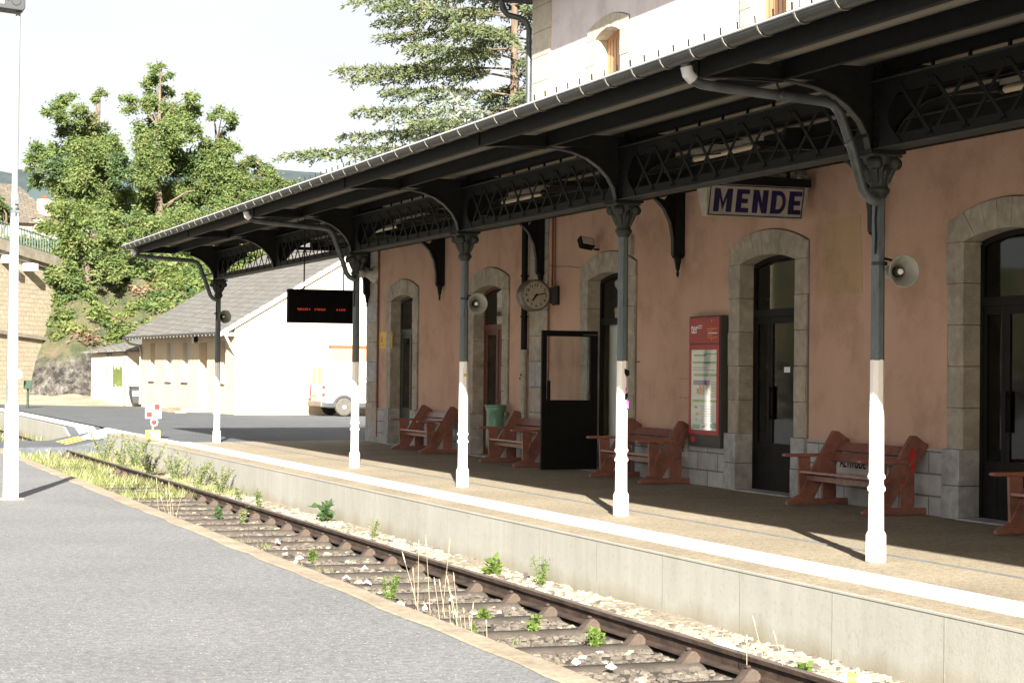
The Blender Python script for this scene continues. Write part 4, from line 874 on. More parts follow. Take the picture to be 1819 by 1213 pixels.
# benches
def bench_side():
    b = MB(); t0, t1 = 0, .055
    b.prism([(2.44, .012), (3.26, .012), (3.28, .05), (3.26, .085), (2.50, .085), (2.44, .05)], -t1/2, t1/2, 'y', 'bench_red')
    b.prism([(2.52, .085), (2.80, .085), (2.905, .27), (3.09, .46), (3.125, .56), (3.275, .765), (3.26, .79), (3.12, .88), (3.05, .885), (2.995, .80), (2.88, .61), (2.76, .42), (2.60, .13)], -t1/2+.004, t1/2-.004, 'y', 'bench_red')
    b.prism([(2.60, .085), (2.62, .12), (2.75, .38), (2.75, .575), (2.585, .575), (2.60, .13)], -t1/2+.009, t1/2-.009, 'y', 'bench_red')
    b.prism([(2.91, .085), (3.095, .085), (3.095, .46), (3.02, .48), (2.91, .30)], -t1/2, t1/2, 'y', 'bench_red')
    return b
def make_bench():
    root = empty('platform_bench', (0, 0, 0), 'x', 'bench', 'red brown wooden benches against the station wall')
    for s_ in (-1, 1):
        o = MB(); bb = bench_side(); o.v = [(x, y+s_*.86, z) for x, y, z in bb.v]; o.f, o.m, o.mats, o.smooth = bb.f, bb.m, bb.mats, bb.smooth
        o.build('side_frame', root, bevel=.006)
        a = MB(); a.prism([(2.40, .585), (2.42, .577), (2.99, .577), (2.99, .615), (2.42, .615), (2.40, .607)], s_*.86-.05, s_*.86+.05, 'y', 'bench_red_bright'); a.build('armrest', root, bevel=.006)
        for xx in (2.72, 2.98):
            w_ = MB(); w_.box(xx-.045, xx+.045, s_*.895-.012, s_*.895+.012, .375, .395, 'bench_red_bright'); w_.bar((xx-.03, s_*.905, .33), (xx+.01, s_*.905, .44), .022, .022, 'bench_red_bright'); w_.build('wedge', root)
    b = MB(); b.prism([(2.60, .385), (2.605, .42), (3.03, .372), (3.02, .338)], -.86, .86, 'y', 'bench_red'); b.build('seat', root, bevel=.006)
    for (p0, p1) in (((3.075, .66), (3.145, .755)), ((3.005, .54), (3.075, .635))):
        d = Vector((p1[0]-p0[0], p1[1]-p0[1])).normalized(); nrm = (-d.y*.03+0, d.x*.03)
        s2 = MB(); s2.prism([p0, p1, (p1[0]+d.y*.032, p1[1]-d.x*.032), (p0[0]+d.y*.032, p0[1]-d.x*.032)], -.90, .90, 'y', 'bench_red'); s2.build('back_slat', root, bevel=.004)
    b = MB(); b.box(2.70, 2.76, -.86, .86, .30, .36, 'bench_red'); b.build('stretcher', root)
    return root
bn = make_bench()
bl = ['red brown wooden bench between the two leftmost doorways, farthest from the camera', 'red brown wooden bench in front of the green bin bag, beside the open door',
      'red brown wooden bench just right of the open black door, below the red timetable case', 'red brown wooden bench with a bright red smear, in front of the ALTITUDE plaque', 'red brown wooden bench cut off by the right edge of the photo']
for i, (yy, dx) in enumerate(((35.93, -.01), (30.75, -.05), (25.93, .02), (19.85, .0), (15.52, -.03))):
    o = bn if i == 0 else dup(bn)
    o.location = (dx, yy, .026); o['label'] = bl[i]; o.rotation_euler.z = R([.3, -1.0, .5, .2, .4][i])
b = MB(); b.prism([(3.03, .70), (3.07, .745), (3.10, .70), (3.115, .63), (3.09, .53), (3.05, .43), (3.04, .50), (3.02, .6)], 18.961-.004, 18.9612, 'y', 'red_enamel')
sm_ = b.build('paint_smear', None)
benchE = [o for o in bpy.data.objects if o.name.startswith('platform_bench') and abs(o.location.y-19.85) < .01][0]
sm_.parent = benchE; sm_.location = (0, -19.85+.0, 0)
# rubbish bag holder
gb = empty('bag_bin', (3.0, 32.6, 0), 'green plastic bag on a wall ring, behind the second bench', 'litter bin')
b = MB(); n = 20; vs = []; rr = random.Random(2)
prof = [(.165, .97), (.18, .93), (.15, .86), (.145, .7), (.165, .45), (.175, .30), (.14, .22), (.07, .19)]
for r, z in prof:
    for j in range(n): a = 2*math.pi*j/n; q = r*(1+.07*math.sin(a*5+z*9)+rr.uniform(-.03, .03)); vs.append((3.02+q*math.cos(a), 32.5+q*math.sin(a), z))
fs = [(i*n+j, i*n+(j+1) % n, (i+1)*n+(j+1) % n, (i+1)*n+j) for i in range(len(prof)-1) for j in range(n)]+[tuple(range((len(prof)-1)*n, len(prof)*n))]
b.add(vs, fs, 'bag_green', True); b.build('bag', gb)
b = MB(); b.lathe((3.02, 32.5, .97), [(.17, -.02), (.192, -.015), (.192, .02), (.17, .025)], 'bag_green', 24); b.box(3.2, WX, 32.45, 32.55, .86, 1.03, 'cream_metal'); b.build('ring', gb)
# yellow notice
yn = empty('warning_notice', (WX, 40, 2.2), 'small yellow notice on the pink wall near the far corner', 'sign')
b = MB(); b.box(WX-.012, WX+.0, 39.63, 40.58, 2.04, 2.39, 'yellow_sign'); b.build('plate', yn)
b = MB()
for k in range(4): b.box(WX-.015, WX-.012, 39.75, 40.08-.05*(k % 2), 2.11+k*.06, 2.14+k*.06, 'red_enamel')
b.box(WX-.015, WX-.012, 40.25, 40.42, 2.10, 2.12, 'red_enamel'); b.prism([(40.28, 2.17), (40.46, 2.17), (40.37, 2.31)], WX-.015, WX-.012, 'x', 'red_enamel'); b.build('print', yn)
# engraved plaques in the plinth
for (ya_, yb_, txt, nm, lb, al) in ((19.75, 20.98, 'ALTITUDE', 'altitude_plaque', 'pale stone plaque lettered ALTITUDE in the plinth behind the bench', 20.86), (25.16, 25.9, 'E', 'lettered_plaque', 'stone plaque ending in the letter E below the timetable case', 25.3)):
    p_ = empty(nm, (WX, ya_, .5), lb, 'plaque'); b = MB(); b.box(WX-.045, WX-.03, ya_, yb_, .40, .66, 'plaque_stone'); b.build('slab', p_, bevel=.004)
    text_mesh('lettering', txt, .165, frame_T((WX-.048, al, .475), (0, -1, 0), (0, 0, 1)), 'black_metal', p_, .003, .001, sx=.80)
# floodlight above the doorway, white box
fl = empty('floodlight', (3.0, 28.4, 3.55), 'small black floodlight above the arch of the open doorway', 'floodlight')
b = MB(); T = Matrix.Translation((3.08, 28.55, 3.60)) @ Matrix.Rotation(R(-35), 4, 'X') @ Matrix.Rotation(R(12), 4, 'Z')
b.box(-.12, .12, -.05, .06, -.085, .085, 'black_metal', T=T); b.box(-.06, .07, .06, .10, -.05, .05, 'black_metal', T=T); b.build('housing', fl, bevel=.008)
b = MB(); b.box(-.10, .10, -.056, -.05, -.065, .065, 'lamp_glass', T=T); b.build('lamp_lens', fl)
b = MB(); b.bar((3.12, 28.55, 3.56), (3.2, 28.5, 3.5), .02, .02, 'dark_iron'); b.bar((3.2, 28.5, 3.5), (WX, 28.5, 3.5), .03, .02, 'dark_iron'); b.build('mount', fl)
b = MB(); b.box(WX-.06, WX, 27.14, 27.34, 3.35, 3.62, 'cream_metal'); b.box(WX-.065, WX-.06, 27.16, 27.32, 3.37, 3.60, 'cream_metal'); tag(b.build('junction_box', None, bevel=.006, origin=(WX, 27.2, 3.5)), 'pale box on the wall right of the column above the open doorway', 'electrical box')

# ---------------------------------------------------------------- track
rw = empty('railway_track', (-3.0, 20, -.4), 'single railway track with rusty rails and steel sleepers between the platforms', 'railway track')
def rail_path(xo):
    return [(xo-(max(0, y-30)**2)*.00020*(-1 if False else 0)+0, y) for y in (-12, 110)]
def rail(xc, nm):
    b = MB(); zt = -.40
    prof = [(-.036, 0), (.036, 0), (.036, -.03), (.009, -.045), (.009, -.115), (.06, -.128), (.062, -.14), (-.062, -.14), (-.06, -.128), (-.009, -.115), (-.009, -.045), (-.036, -.03)]
    b.prism([(xc+x, zt+z) for x, z in prof], -12, 110, 'y', 'rail_rust'); b.box(xc-.030, xc+.030, -12, 110, zt+.0, zt+.0025, 'rail_top'); return b.build(nm, rw)
RX = -2.30; RX2 = RX-1.505
rail(RX, 'rail'); rail(RX2, 'rail')
def sleeper():
    b = MB(); x0, x1 = RX2-.42, RX+.42
    # pressed steel trough with closed, drooping ends
    prof = [(-.125, -.10), (-.115, -.03), (-.085, 0), (.085, 0), (.115, -.03), (.125, -.10)]
    st_ = [(x0, -.14, .5), (x0+.07, -.05, .8), (x0+.16, -.003, 1), (x1-.16, -.003, 1), (x1-.07, -.05, .8), (x1, -.14, .5)]
    vs = []; 
    for x, dz, s in st_: vs += [(x, py*s, -.542+pz+dz) for py, pz in prof]
    k = len(prof); fs = [(i*k+j, i*k+j+1, (i+1)*k+j+1, (i+1)*k+j) for i in range(len(st_)-1) for j in range(k-1)]
    b.add(vs, fs, 'sleeper_rust', True)
    return b
def clamp():
    b = MB(); b.prism([(.045, -.548), (.045, -.50), (.070, -.468), (.105, -.452), (.135, -.470), (.165, -.505), (.215, -.555)], -.060, .060, 'y', 'clamp_rust'); b.prism([(.10, -.46), (.14, -.46), (.14, -.435), (.10, -.435)], -.02, .02, 'y', 'rail_rust'); return b
s0 = sleeper().build('sleeper', None); c0_ = clamp().build('rail_clamp', None, bevel=.018); c0_.parent = s0; s0.parent = rw; c0_.location = (RX, 0, 0)
for (xc, rz) in ((RX, math.pi), (RX2, 0), (RX2, math.pi)):
    c1_ = dup(c0_, (xc, 0, 0), s0, rotz=rz)
c0_.rotation_euler.z = 0
off = Vector(rw.location); y = 8.4; k = 0
while y < 70:
    o = s0 if k == 0 else dup(s0, parent=rw)
    o.location = Vector((rnd.uniform(-.02, .02), y+rnd.uniform(-.02, .02), rnd.uniform(-.006, .004)))-off; o.rotation_euler.z = R(rnd.uniform(-.5, .5)); y += .95; k += 1
# ballast stones: too many to count
def stones(n, xr, yr, z, smin, smax, name, mat, seed):
    rs = np.random.RandomState(seed); b = MB()
    base = [Vector(v) for v in ((-1, -1, -.6), (1, -1, -.6), (1, 1, -.6), (-1, 1, -.6), (-.7, -.7, .6), (.8, -.6, .5), (.6, .7, .65), (-.6, .8, .5))]
    fc_ = [(0, 1, 5, 4), (1, 2, 6, 5), (2, 3, 7, 6), (3, 0, 4, 7), (4, 5, 6, 7)]
    for i in range(n):
        yy = yr[0]+(yr[1]-yr[0])*rs.rand()**1.5; xx = rs.uniform(*xr); s = rs.uniform(smin, smax)
        T = Matrix.Translation((xx, yy, z+s*.2)) @ Matrix.Rotation(rs.rand()*6.3, 4, 'Z') @ Matrix.Rotation(rs.uniform(-.5, .5), 4, 'X') @ Matrix.Diagonal((s*rs.uniform(.7, 1.3), s*rs.uniform(.7, 1.1), s*rs.uniform(.5, .9), 1))
        b.add([v*(1+rs.uniform(-.15, .15)) for v in base], fc_, mat if rs.rand() < (.93 if mat == 'stone_chip' else .78) else ('stone_chip_pale' if mat == 'stone_chip' else 'stone_chip'), T=T)
    o = b.build(name, None, origin=(-2.5, 20, -.58)); return tag(o, kind='stuff')
tag(stones(9000, (RX2-.3, RX-.1), (8, 38), -.585, .018, .042, 'ballast', 'stone_chip', 1), 'grey brown ballast stones between the sleepers', 'ballast')
tag(stones(9000, (RX+.1, XE-.02), (8, 45), -.552, .012, .045, 'gravel', 'stone_chip_pale', 2), 'pale gravel and dry leaves between rail and platform wall', 'gravel')
# pale heap of gravel against the platform wall
b = MB(); vs = []; ys_ = np.arange(6, 48, .3); rs = np.random.RandomState(9)
for y in ys_:
    h = .03+.02*math.sin(y*1.3)+rs.uniform(0, .02); vs += [(RX+.12, y, -.60), (RX+.35, y, -.585+h*.7), (XE-.15, y, -.585+h), (XE+.02, y, -.58+h)]
b.add(vs, [(i*4+j, i*4+j+1, i*4+j+5, i*4+j+4) for i in range(len(ys_)-1) for j in range(3)], 'gravel_bed', True); structure(b.build('track_edge'))
# ---------------------------------------------------------------- lamp mast on the near platform
mx, my = -6.14, 24.05
lm = empty('lamp_post', (mx, my, 0), 'tall tapering white lamp post with a square grey lamp head on the near platform', 'lamp post')
b = MB()
def sqtaper(st, mat):
    vs = []; 
    for z, h, dx in st: vs += [(mx+dx-h, my-h, z), (mx+dx+h, my-h, z), (mx+dx+h, my+h, z), (mx+dx-h, my+h, z)]
    k = len(st); b.add(vs, [(i*4+j, i*4+(j+1) % 4, (i+1)*4+(j+1) % 4, (i+1)*4+j) for i in range(k-1) for j in range(4)]+[(0, 3, 2, 1), (4*k-4, 4*k-3, 4*k-2, 4*k-1)], mat)
sqtaper([(0, .083, 0), (1.14, .072, 0)], 'white_paint'); sqtaper([(1.14, .066, 0), (3.42, .046, .0)], 'mast_grey')
b.build('lower_pole', lm, bevel=.012)
b = MB(); b.tube([(mx, my, 3.40), (mx+.0, my, 3.9), (mx+.01, my, 5.80)], [.046, .036, .028], 'mast_white', 16); b.tube([(mx, my, 3.36), (mx, my, 3.46)], .056, 'zinc', 16)
b.box(mx-.01, mx+.035, my-.075, my-.04, 3.5, 3.62, 'zinc'); b.box(mx-.052, mx+.052, my-.055, my-.045, 3.40, 3.43, 'zinc'); b.build('upper_pole', lm)
b = MB(); b.prism([(mx-.32, 5.815), (mx+.045, 5.79), (mx+.075, 5.82), (mx+.075, 5.99), (mx-.32, 6.01)], my-.15, my+.15, 'y', 'lamp_grey')
lh = b.build('lamp_head', lm, bevel=.008)
b = MB(); b.lathe((mx-.03, my-.15, 5.90), [(.055, 0), (.05, -.012)], 'lamp_grey', 20, (0, 1, 0)); b.lathe((mx+.045, my-.15, 5.965), [(.012, 0), (.01, -.01)], 'zinc', 8, (0, 1, 0)); b.lathe((mx-.12, my-.15, 5.91), [(.014, 0), (.01, -.01)], 'zinc', 8, (0, 1, 0)); b.build('cover', lh)
b = MB(); b.box(mx-.30, mx-.17, my-.165, my-.15, 5.86, 6.0, 'lamp_glass'); b.build('lens', lh)
b = MB(); b.box(mx-.14, mx+.14, my-.14, my+.14, 0, .012, 'kerb_tan'); b.build('base_plate', lm)
b = MB(); b.lathe((mx-.01, my-.052, 2.75), [(.008, 0), (.008, -.006)], 'black_metal', 8, (0, 1, 0)); b.build('bolt', lm)
b = MB(); b.box(mx-.069, mx-.045, my-.069, my-.062, 1.16, 1.42, 'zinc') ; b.build('access_plate', lm)
# red and white stop marker at the platform edge
mk = empty('stop_marker', (-1.0, 43.6, 0), 'red and white chequered stop board with a red disc on a yellow block', 'track sign')
b = MB(); X0 = -1.02; Y = 43.6
b.box(X0-.14, X0+.14, Y-.14, Y+.14, 0, .20, 'yellow_paint'); b.build('block', mk, bevel=.01)
b = MB(); b.box(X0-.085, X0+.05, Y-.146, Y-.14, .03, .17, 'paper_white'); b.build('label', mk)
b = MB(); b.tube([(X0, Y, .2), (X0, Y, .9)], .018, 'yellow_paint', 8); b.build('post', mk)
b = MB(); b.box(X0-.175, X0+.175, Y-.03, Y-.02, .46, .80, 'paper_white'); bd = b.build('board', mk, bevel=.004)
b = MB(); 
for (a, c) in ((0.02, .02), (-.15, -.145)): b.box(X0+a, X0+a+.125, Y-.034, Y-.03, .63+c, .63+c+.125, 'red_enamel')
b.build('red_square', bd)
b = MB(); b.lathe((X0+.02, Y-.02, .375), [(.085, 0), (.085, -.01)], 'paper_white', 20, (0, 1, 0)); b.lathe((X0+.02, Y-.031, .375), [(.062, 0), (.062, -.004)], 'red_enamel', 20, (0, 1, 0)); b.build('disc', mk)

# ---------------------------------------------------------------- depot with slate roof
DA = R(3.8)              # turned slightly from the track
def DT(o=(5.92, 67.15, 0)): return Matrix.Translation(o) @ Matrix.Rotation(DA, 4, 'Z')
T = DT(); dpt = empty('depot_building', (5.92, 67.15, 0), 'cream rendered depot with a big slate gable roof and narrow side windows', 'building')
Wd_, Ld_, He, Rp = 12.0, 13.6, 3.12, .60        # width, length, eaves height, roof pitch slope
def LBX(mb, x0, x1, y0, y1, z0, z1, mat): mb.box(x0, x1, y0, y1, z0, z1, mat, T=T)
b = MB(); wins = [(1.2, 2.05, 1.12, 2.55, 'w'), (3.6, 4.7, 0.05, 2.52, 'd'), (6.2, 7.05, 1.12, 2.55, 'g'), (8.7, 9.55, 1.12, 2.55, 'g'), (11.4, 12.2, 1.12, 2.55, 'w')]
y = 0
for (a, c, z0, z1, k_) in wins:
    LBX(b, 0, .32, y, a, -.3, He, 'depot_render'); LBX(b, 0, .32, a, c, z1, He, 'depot_render'); LBX(b, 0, .32, a, c, -.3, z0, 'depot_render'); y = c
LBX(b, 0, .32, y, Ld_, -.3, He, 'depot_render'); LBX(b, .32, Wd_, Ld_-.3, Ld_, -.3, He, 'depot_render'); LBX(b, Wd_-.3, Wd_, .3, Ld_-.3, -.3, He, 'depot_render')
zr = He+Wd_/2*Rp
b.add([T @ Vector(p) for p in ((.32, 0, -.3), (Wd_, 0, -.3), (Wd_, 0, He), (Wd_/2, 0, zr), (.0, 0, He), (.32, .3, -.3), (Wd_, .3, -.3), (Wd_, .3, He), (Wd_/2, .3, zr), (0, .3, He), (.32, 0, He), (.32, .3, He))],
      [(0, 1, 2, 3, 4, 10), (5, 11, 9, 8, 7, 6), (0, 5, 6, 1), (1, 6, 7, 2), (0, 10, 11, 5)], 'depot_render')
b.build('wall', dpt)
b = MB(); oh = .62; ov = .12
for s_ in (0, 1):
    def PX(x): return Wd_-x if s_ else x
    zz = lambda x: He+x*Rp
    vs = [T @ Vector(p) for p in ((PX(-oh), -ov, zz(-oh)), (PX(Wd_/2), -ov, zz(Wd_/2)), (PX(Wd_/2), Ld_+.4, zz(Wd_/2)), (PX(-oh), Ld_+.4, zz(-oh)), (PX(-oh), -ov, zz(-oh)+.10), (PX(Wd_/2), -ov, zz(Wd_/2)+.10), (PX(Wd_/2), Ld_+.4, zz(Wd_/2)+.10), (PX(-oh), Ld_+.4, zz(-oh)+.10))]
    b.add(vs, [(0, 3, 2, 1), (4, 5, 6, 7), (0, 1, 5, 4), (2, 3, 7, 6), (0, 4, 7, 3)], 'slate_depot')
rf = b.build('roof', dpt)
b = MB()
vs = [(-oh, -ov-.03, zz(-oh)-.10), (Wd_/2, -ov-.03, zz(Wd_/2)-.10), (Wd_/2, -ov-.03, zz(Wd_/2)+.05), (-oh, -ov-.03, zz(-oh)+.05)]
b.add([T @ Vector(p) for p in vs]+[T @ Vector((p[0], p[1]+.03, p[2])) for p in vs], [(0, 1, 2, 3), (4, 7, 6, 5), (0, 4, 5, 1), (3, 2, 6, 7)], 'house_cream')
LBX(b, -.5, .12, -.02, .06, 2.70, 2.82, 'house_cream'); b.bar(T @ Vector((-.02, 0, 2.1)), T @ Vector((-.42, 0, 2.85)), .09, .06, 'house_cream', T.to_3x3() @ Vector((0, 1, 0))); b.build('bargeboard', rf)
b = MB(); b.tube([T @ Vector((-oh-.05, -.1, zz(-oh)+.03)), T @ Vector((-oh-.05, Ld_+.4, zz(-oh)+.03))], .065, 'gutter_zinc', 8)
b.build('gutter', rf)
for k in range(27): b = MB(); b.box(-oh-.125, -oh-.05, .1+k*.5, .13+k*.5, zz(-oh)-.035, zz(-oh)+.02, 'strap_metal', T=T); b.build('gutter_strap', rf)
b = MB(); b.tube([T @ Vector(p) for p in ((-oh-.05, Ld_+.2, zz(-oh)), (-.5, Ld_+.1, 2.55), (-.15, Ld_-.1, 2.48), (-.08, Ld_-.15, 2.3), (-.08, Ld_-.15, .1))], .05, 'cream_metal', 8); b.build('downpipe', dpt)
b = MB()
for k in (2.9, 5.4, 8.0): b.add([T @ Vector((x, k, zz(x)+.112+dz)) for x, dz in ((-oh, 0), (Wd_/2, 0))]+[T @ Vector((x, k+.09, zz(x)+.112)) for x in (Wd_/2, -oh)], [(0, 1, 2, 3)], 'kerb_tan')
b.build('roof_batten', rf)
for (a, c, z0, z1, k_) in wins:
    if k_ == 'd':
        b = MB(); LBX(b, .28, .31, a, c, z0, z1, 'window_beige'); b.build('door', dpt)
    else:
        b = MB(); LBX(b, .11 if k_ == 'g' else .28, .30, a, c, z0, z1, 'window_grey' if k_ == 'g' else 'window_beige'); LBX(b, .25, .28, a, a+.05, z0, z1, 'orange_wood' if (k_ == 'w' and a < 2) else 'window_beige'); w_ = b.build('window', dpt)
        b = MB(); LBX(b, -.09, .2, a-.05, c+.05, z0-.07, z0, 'house_cream'); b.build('window_sill', w_)
b = MB(); LBX(b, -.12, .0, 4.9, 5.05, 2.55, 2.85, 'dark_iron'); b.tube([T @ Vector((-.1, 5.1, 2.75)), T @ Vector((-.1, 5.1, 2.5))], .08, 'lamp_glass', 10); b.build('wall_lamp', dpt)
b = MB(); LBX(b, -1.0, .0, 3.3, 5.2, -.1, .16, 'kerb_tan'); LBX(b, -1.4, -1.0, 2.6, 5.6, -.1, .06, 'kerb_tan'); b.build('doorstep', dpt, bevel=.02)
b = MB(); LBX(b, 3.45, 5.6, -.03, .02, 1.92, 2.34, 'orange_wood'); LBX(b, 3.40, 5.65, -.06, -.0, 2.34, 2.44, 'rust'); b.build('shutter', dpt)
# shed against the far end
T = DT((5.92, 67.15, 0)); sh = empty('lean_to_shed', (4.0, 82.5, 0), 'small cream outbuilding with grey pilasters and green paint scrawl beside the depot', 'shed')
T = Matrix.Translation((3.60, 84.9, 0)) @ Matrix.Rotation(R(-62), 4, 'Z')   # front wall runs towards the depot
b = MB(); Ls = 3.9
b.add([T @ Vector(p) for p in ((0, 0, -.3), (Ls, 0, -.3), (Ls, 0, 2.3), (0, 0, 2.15), (0, 5, -.3), (Ls, 5, -.3), (Ls, 5, 2.9), (0, 5, 2.9))], [(0, 1, 2, 3), (4, 7, 6, 5), (0, 3, 7, 4), (1, 5, 6, 2), (3, 2, 6, 7)], 'shed_render'); b.build('wall', sh)
b = MB(); b.add([T @ Vector(p) for p in ((-.25, -.35, 2.16), (Ls+.1, -.35, 2.30), (Ls+.1, 2.3, 3.15), (.0, 4.2, 3.15), (-.25, -.35, 2.22), (Ls+.1, -.35, 2.36), (Ls+.1, 2.3, 3.21), (.0, 4.2, 3.21))], [(0, 1, 2, 3), (4, 7, 6, 5), (0, 4, 5, 1), (1, 5, 6, 2), (2, 6, 7, 3), (3, 7, 4, 0)], 'slate_depot'); b.build('roof', sh)
b = MB(); b.box(1.05, 1.18, -.04, .02, 0, 2.2, 'pillar_grey', T=T); b.box(1.28, 1.42, -.04, .02, 0, 2.2, 'pillar_grey', T=T); b.box(2.25, 2.45, -.04, .02, 0, 2.2, 'pillar_grey', T=T); b.build('pilaster', sh)
b = MB(); rr = random.Random(8)
for k in range(14): b.bar(T @ Vector((1.55+k*.045, -.012, .75+rr.uniform(0, .15))), T @ Vector((1.52+k*.045, -.012, 1.55+rr.uniform(-.1, .12))), .04, .01, 'leaf_yellowish')
b.build('paint_scrawl', sh)
# dark wheeled bin between shed and depot
bi = empty('wheeled_bin', (6.0, 80.2, 0), 'black wheeled bin with a pale label in the corner between depot and shed', 'bin')
b = MB(); bx_, by_ = 5.02, 81.6; b.prism([(bx_-.22, .10), (bx_+.25, .10), (bx_+.32, .75), (bx_-.30, .75), (bx_-.32, .5)], by_-.3, by_+.3, 'y', 'plastic_bin'); b.build('body', bi, bevel=.03)
b = MB(); b.box(bx_-.33, bx_+.35, by_-.33, by_+.33, .75, .81, 'plastic_bin'); b.build('lid', bi, bevel=.02)
b = MB(); b.box(bx_-.25, bx_-.03, by_-.306, by_-.30, .42, .62, 'paper_white'); b.build('label_plate', bi)

# ---------------------------------------------------------------- van parked by the depot
vn = empty('parked_van', (9, 66, 0), 'white panel van with grey bumpers parked against the depot gable', 'van')
TV = Matrix.Translation((8.52, 65.9, 0)) @ Matrix.Rotation(R(-88), 4, 'Z')      # local +y = towards the nose
def yawv(p): return TV @ Vector(p)
# body lofted from sections along local y, rear at y=0
sec = [(.0, .38, 1.05, .66, .72), (.03, .30, 1.78, .80, .62), (.25, .28, 1.84, .83, .64), (2.2, .28, 1.84, .83, .66), (2.75, .28, 1.76, .83, .62), (3.45, .30, 1.12, .82, .74), (4.0, .32, .98, .80, .72), (4.15, .36, .80, .72, .66)]
vs = []; 
for y, z0, z1, hw, ht in sec: vs += [(-hw+.06, y, z0), (-hw, y, z0+.14), (-hw, y, z0+(z1-z0)*.55), (-ht, y, z1-.05), (-ht+.09, y, z1), (ht-.09, y, z1), (ht, y, z1-.05), (hw, y, z0+(z1-z0)*.55), (hw, y, z0+.14), (hw-.06, y, z0)]
k = 10; b = MB(); b.add([yawv(v) for v in vs], [(i*k+j, i*k+(j+1) % k, (i+1)*k+(j+1) % k, (i+1)*k+j) for i in range(len(sec)-1) for j in range(k)]+[tuple(range(k))[::-1], tuple(range(len(vs)-k, len(vs)))], 'van_white', True)
b.build('body', vn, bevel=.01)
b = MB(); b.box(-.82, .82, -.10, .10, .30, .50, 'van_beige', T=TV); b.build('rear_bumper', vn, bevel=.04)
b = MB(); b.box(-.855, -.78, -.06, 4.1, .30, .46, 'van_plastic', T=TV); b.box(.78, .855, -.06, 4.1, .30, .46, 'van_plastic', T=TV); b.box(-.85, -.80, -.07, .40, .30, .60, 'van_plastic', T=TV); b.build('side_trim', vn, bevel=.02)
b = MB()
for sx in (-1, 1): b.prism([(sx*.07+ (0 if sx > 0 else -.5), 1.08), (sx*.07+(.5 if sx > 0 else 0), 1.08), (sx*.07+(.44 if sx > 0 else 0), 1.66), (sx*.07+(0 if sx > 0 else -.44), 1.66)], -.012, .012, 'y', 'van_glass', T=TV)
b.build('rear_window', vn)
b = MB(); b.prism([(.0, 1.0)], 0, 0, 'y', 'van_plastic') if False else None
for yy in (.72, 3.3):
    for sx in (-1, 1):
        wt = MB(); wt.lathe(yawv((sx*.80, yy, .31)), [(.22, -.11), (.29, -.11), (.31, -.08), (.31, .08), (.29, .11), (.22, .11)], 'tyre_dusty' if sx > 0 else 'tyre', 28, TV.to_3x3() @ Vector((sx, 0, 0)))
        wo = wt.build('wheel', vn); rm = MB(); rm.lathe(yawv((sx*.80, yy, .31)), [(.225, .06), (.225, .108), (.19, .10), (.16, .075), (.07, .105), (.055, .115), (.0501, .12)], 'light_grey', 24, TV.to_3x3() @ Vector((sx, 0, 0))); rm.build('rim', wo)
        if sx > 0:
            ac = MB(); pts = [(yy+.42*math.cos(R(a)), .31+.42*math.sin(R(a))) for a in range(0, 181, 15)]; p2 = [(yy+.335*math.cos(R(a)), .31+.335*math.sin(R(a))) for a in range(0, 181, 15)]
            for i in range(len(pts)-1): ac.prism([pts[i], pts[i+1], p2[i+1], p2[i]], .70, .86, 'x', 'van_plastic', T=TV)
            ac.prism(p2, .70, .845, 'x', 'black_metal', T=TV); ac.build('wheel_arch', vn)
b = MB()
for (z0, z1, mt_) in ((.92, 1.04, 'red_enamel'), (.78, .92, 'paper_white'), (.68, .78, 'red_enamel')): b.box(.70, .832, -.03, .05, z0-.0, z1-.0, mt_, T=TV)
b.build('tail_light', vn)
b = MB(); b.box(-.832, -.70, -.03, .05, .68, 1.04, 'red_enamel', T=TV); b.build('tail_light', vn)
b = MB(); b.lathe(yawv((.832, 1.35, .86)), [(.05, 0), (.05, .01)], 'panel_grey', 12, TV.to_3x3() @ Vector((1, 0, 0))); b.lathe(yawv((.842, 1.35, .86)), [(.042, 0), (.042, .003)], 'van_white', 12, TV.to_3x3() @ Vector((1, 0, 0))); b.build('fuel_cap', vn)
b = MB(); b.box(-.20, .25, -.115, -.10, .62, .72, 'yellow_sign', T=TV); b.build('number_plate', vn)
b = MB(); b.box(.832, .842, .95, 2.3, 1.10, 1.125, 'panel_grey', T=TV); b.build('sliding_rail', vn)

# ---------------------------------------------------------------- retaining wall, railing, house on top
rwall = empty('retaining_wall', (0, 87, 0), 'high tan stone retaining wall with a projecting coping left of the trees', 'wall')
dr = Vector((.56, .8285, 0)); TR = Matrix.Identity(4); nx = Vector((.8285, -.56, 0))
for i in range(3): TR[i][0] = nx[i]; TR[i][1] = dr[i]; TR[i][2] = (0, 0, 1)[i]; TR[i][3] = (-.02, 87.3, 0)[i]
FALL = -.085           # slope of the road on top
def sh_box(mb, x0, x1, y0, y1, z0, z1, mat, fall=FALL):
    vs = [(x, y, z+fall*y) for x in (x0, x1) for y in (y0, y1) for z in (z0, z1)]
    mb.add([TR @ Vector(v) for v in vs], [(0, 1, 3, 2), (4, 6, 7, 5), (0, 4, 5, 1), (2, 3, 7, 6), (0, 2, 6, 4), (1, 5, 7, 3)], mat)
b = MB(); vs = [(-1.0, -30, -.5), (.38, -30, -.5), (.0, -30, 6.4-FALL*30*-1*-1), (-1.0, -30, 6.4+FALL*-30)]
vs = [(-1.0, -30, -.5), (.38, -30, -.5), (.0, -30, 6.4+FALL*-30), (-1.0, -30, 6.4+FALL*-30)]; vs2 = [(-1.0, 9, -.5), (.38, 9, -.5), (.0, 9, 6.4+FALL*9), (-1.0, 9, 6.4+FALL*9)]
b.add([TR @ Vector(v) for v in vs+vs2], [(0, 3, 2, 1), (4, 5, 6, 7), (1, 2, 6, 5), (2, 3, 7, 6), (0, 4, 7, 3)], 'retaining_stone'); b.build('wall', rwall)
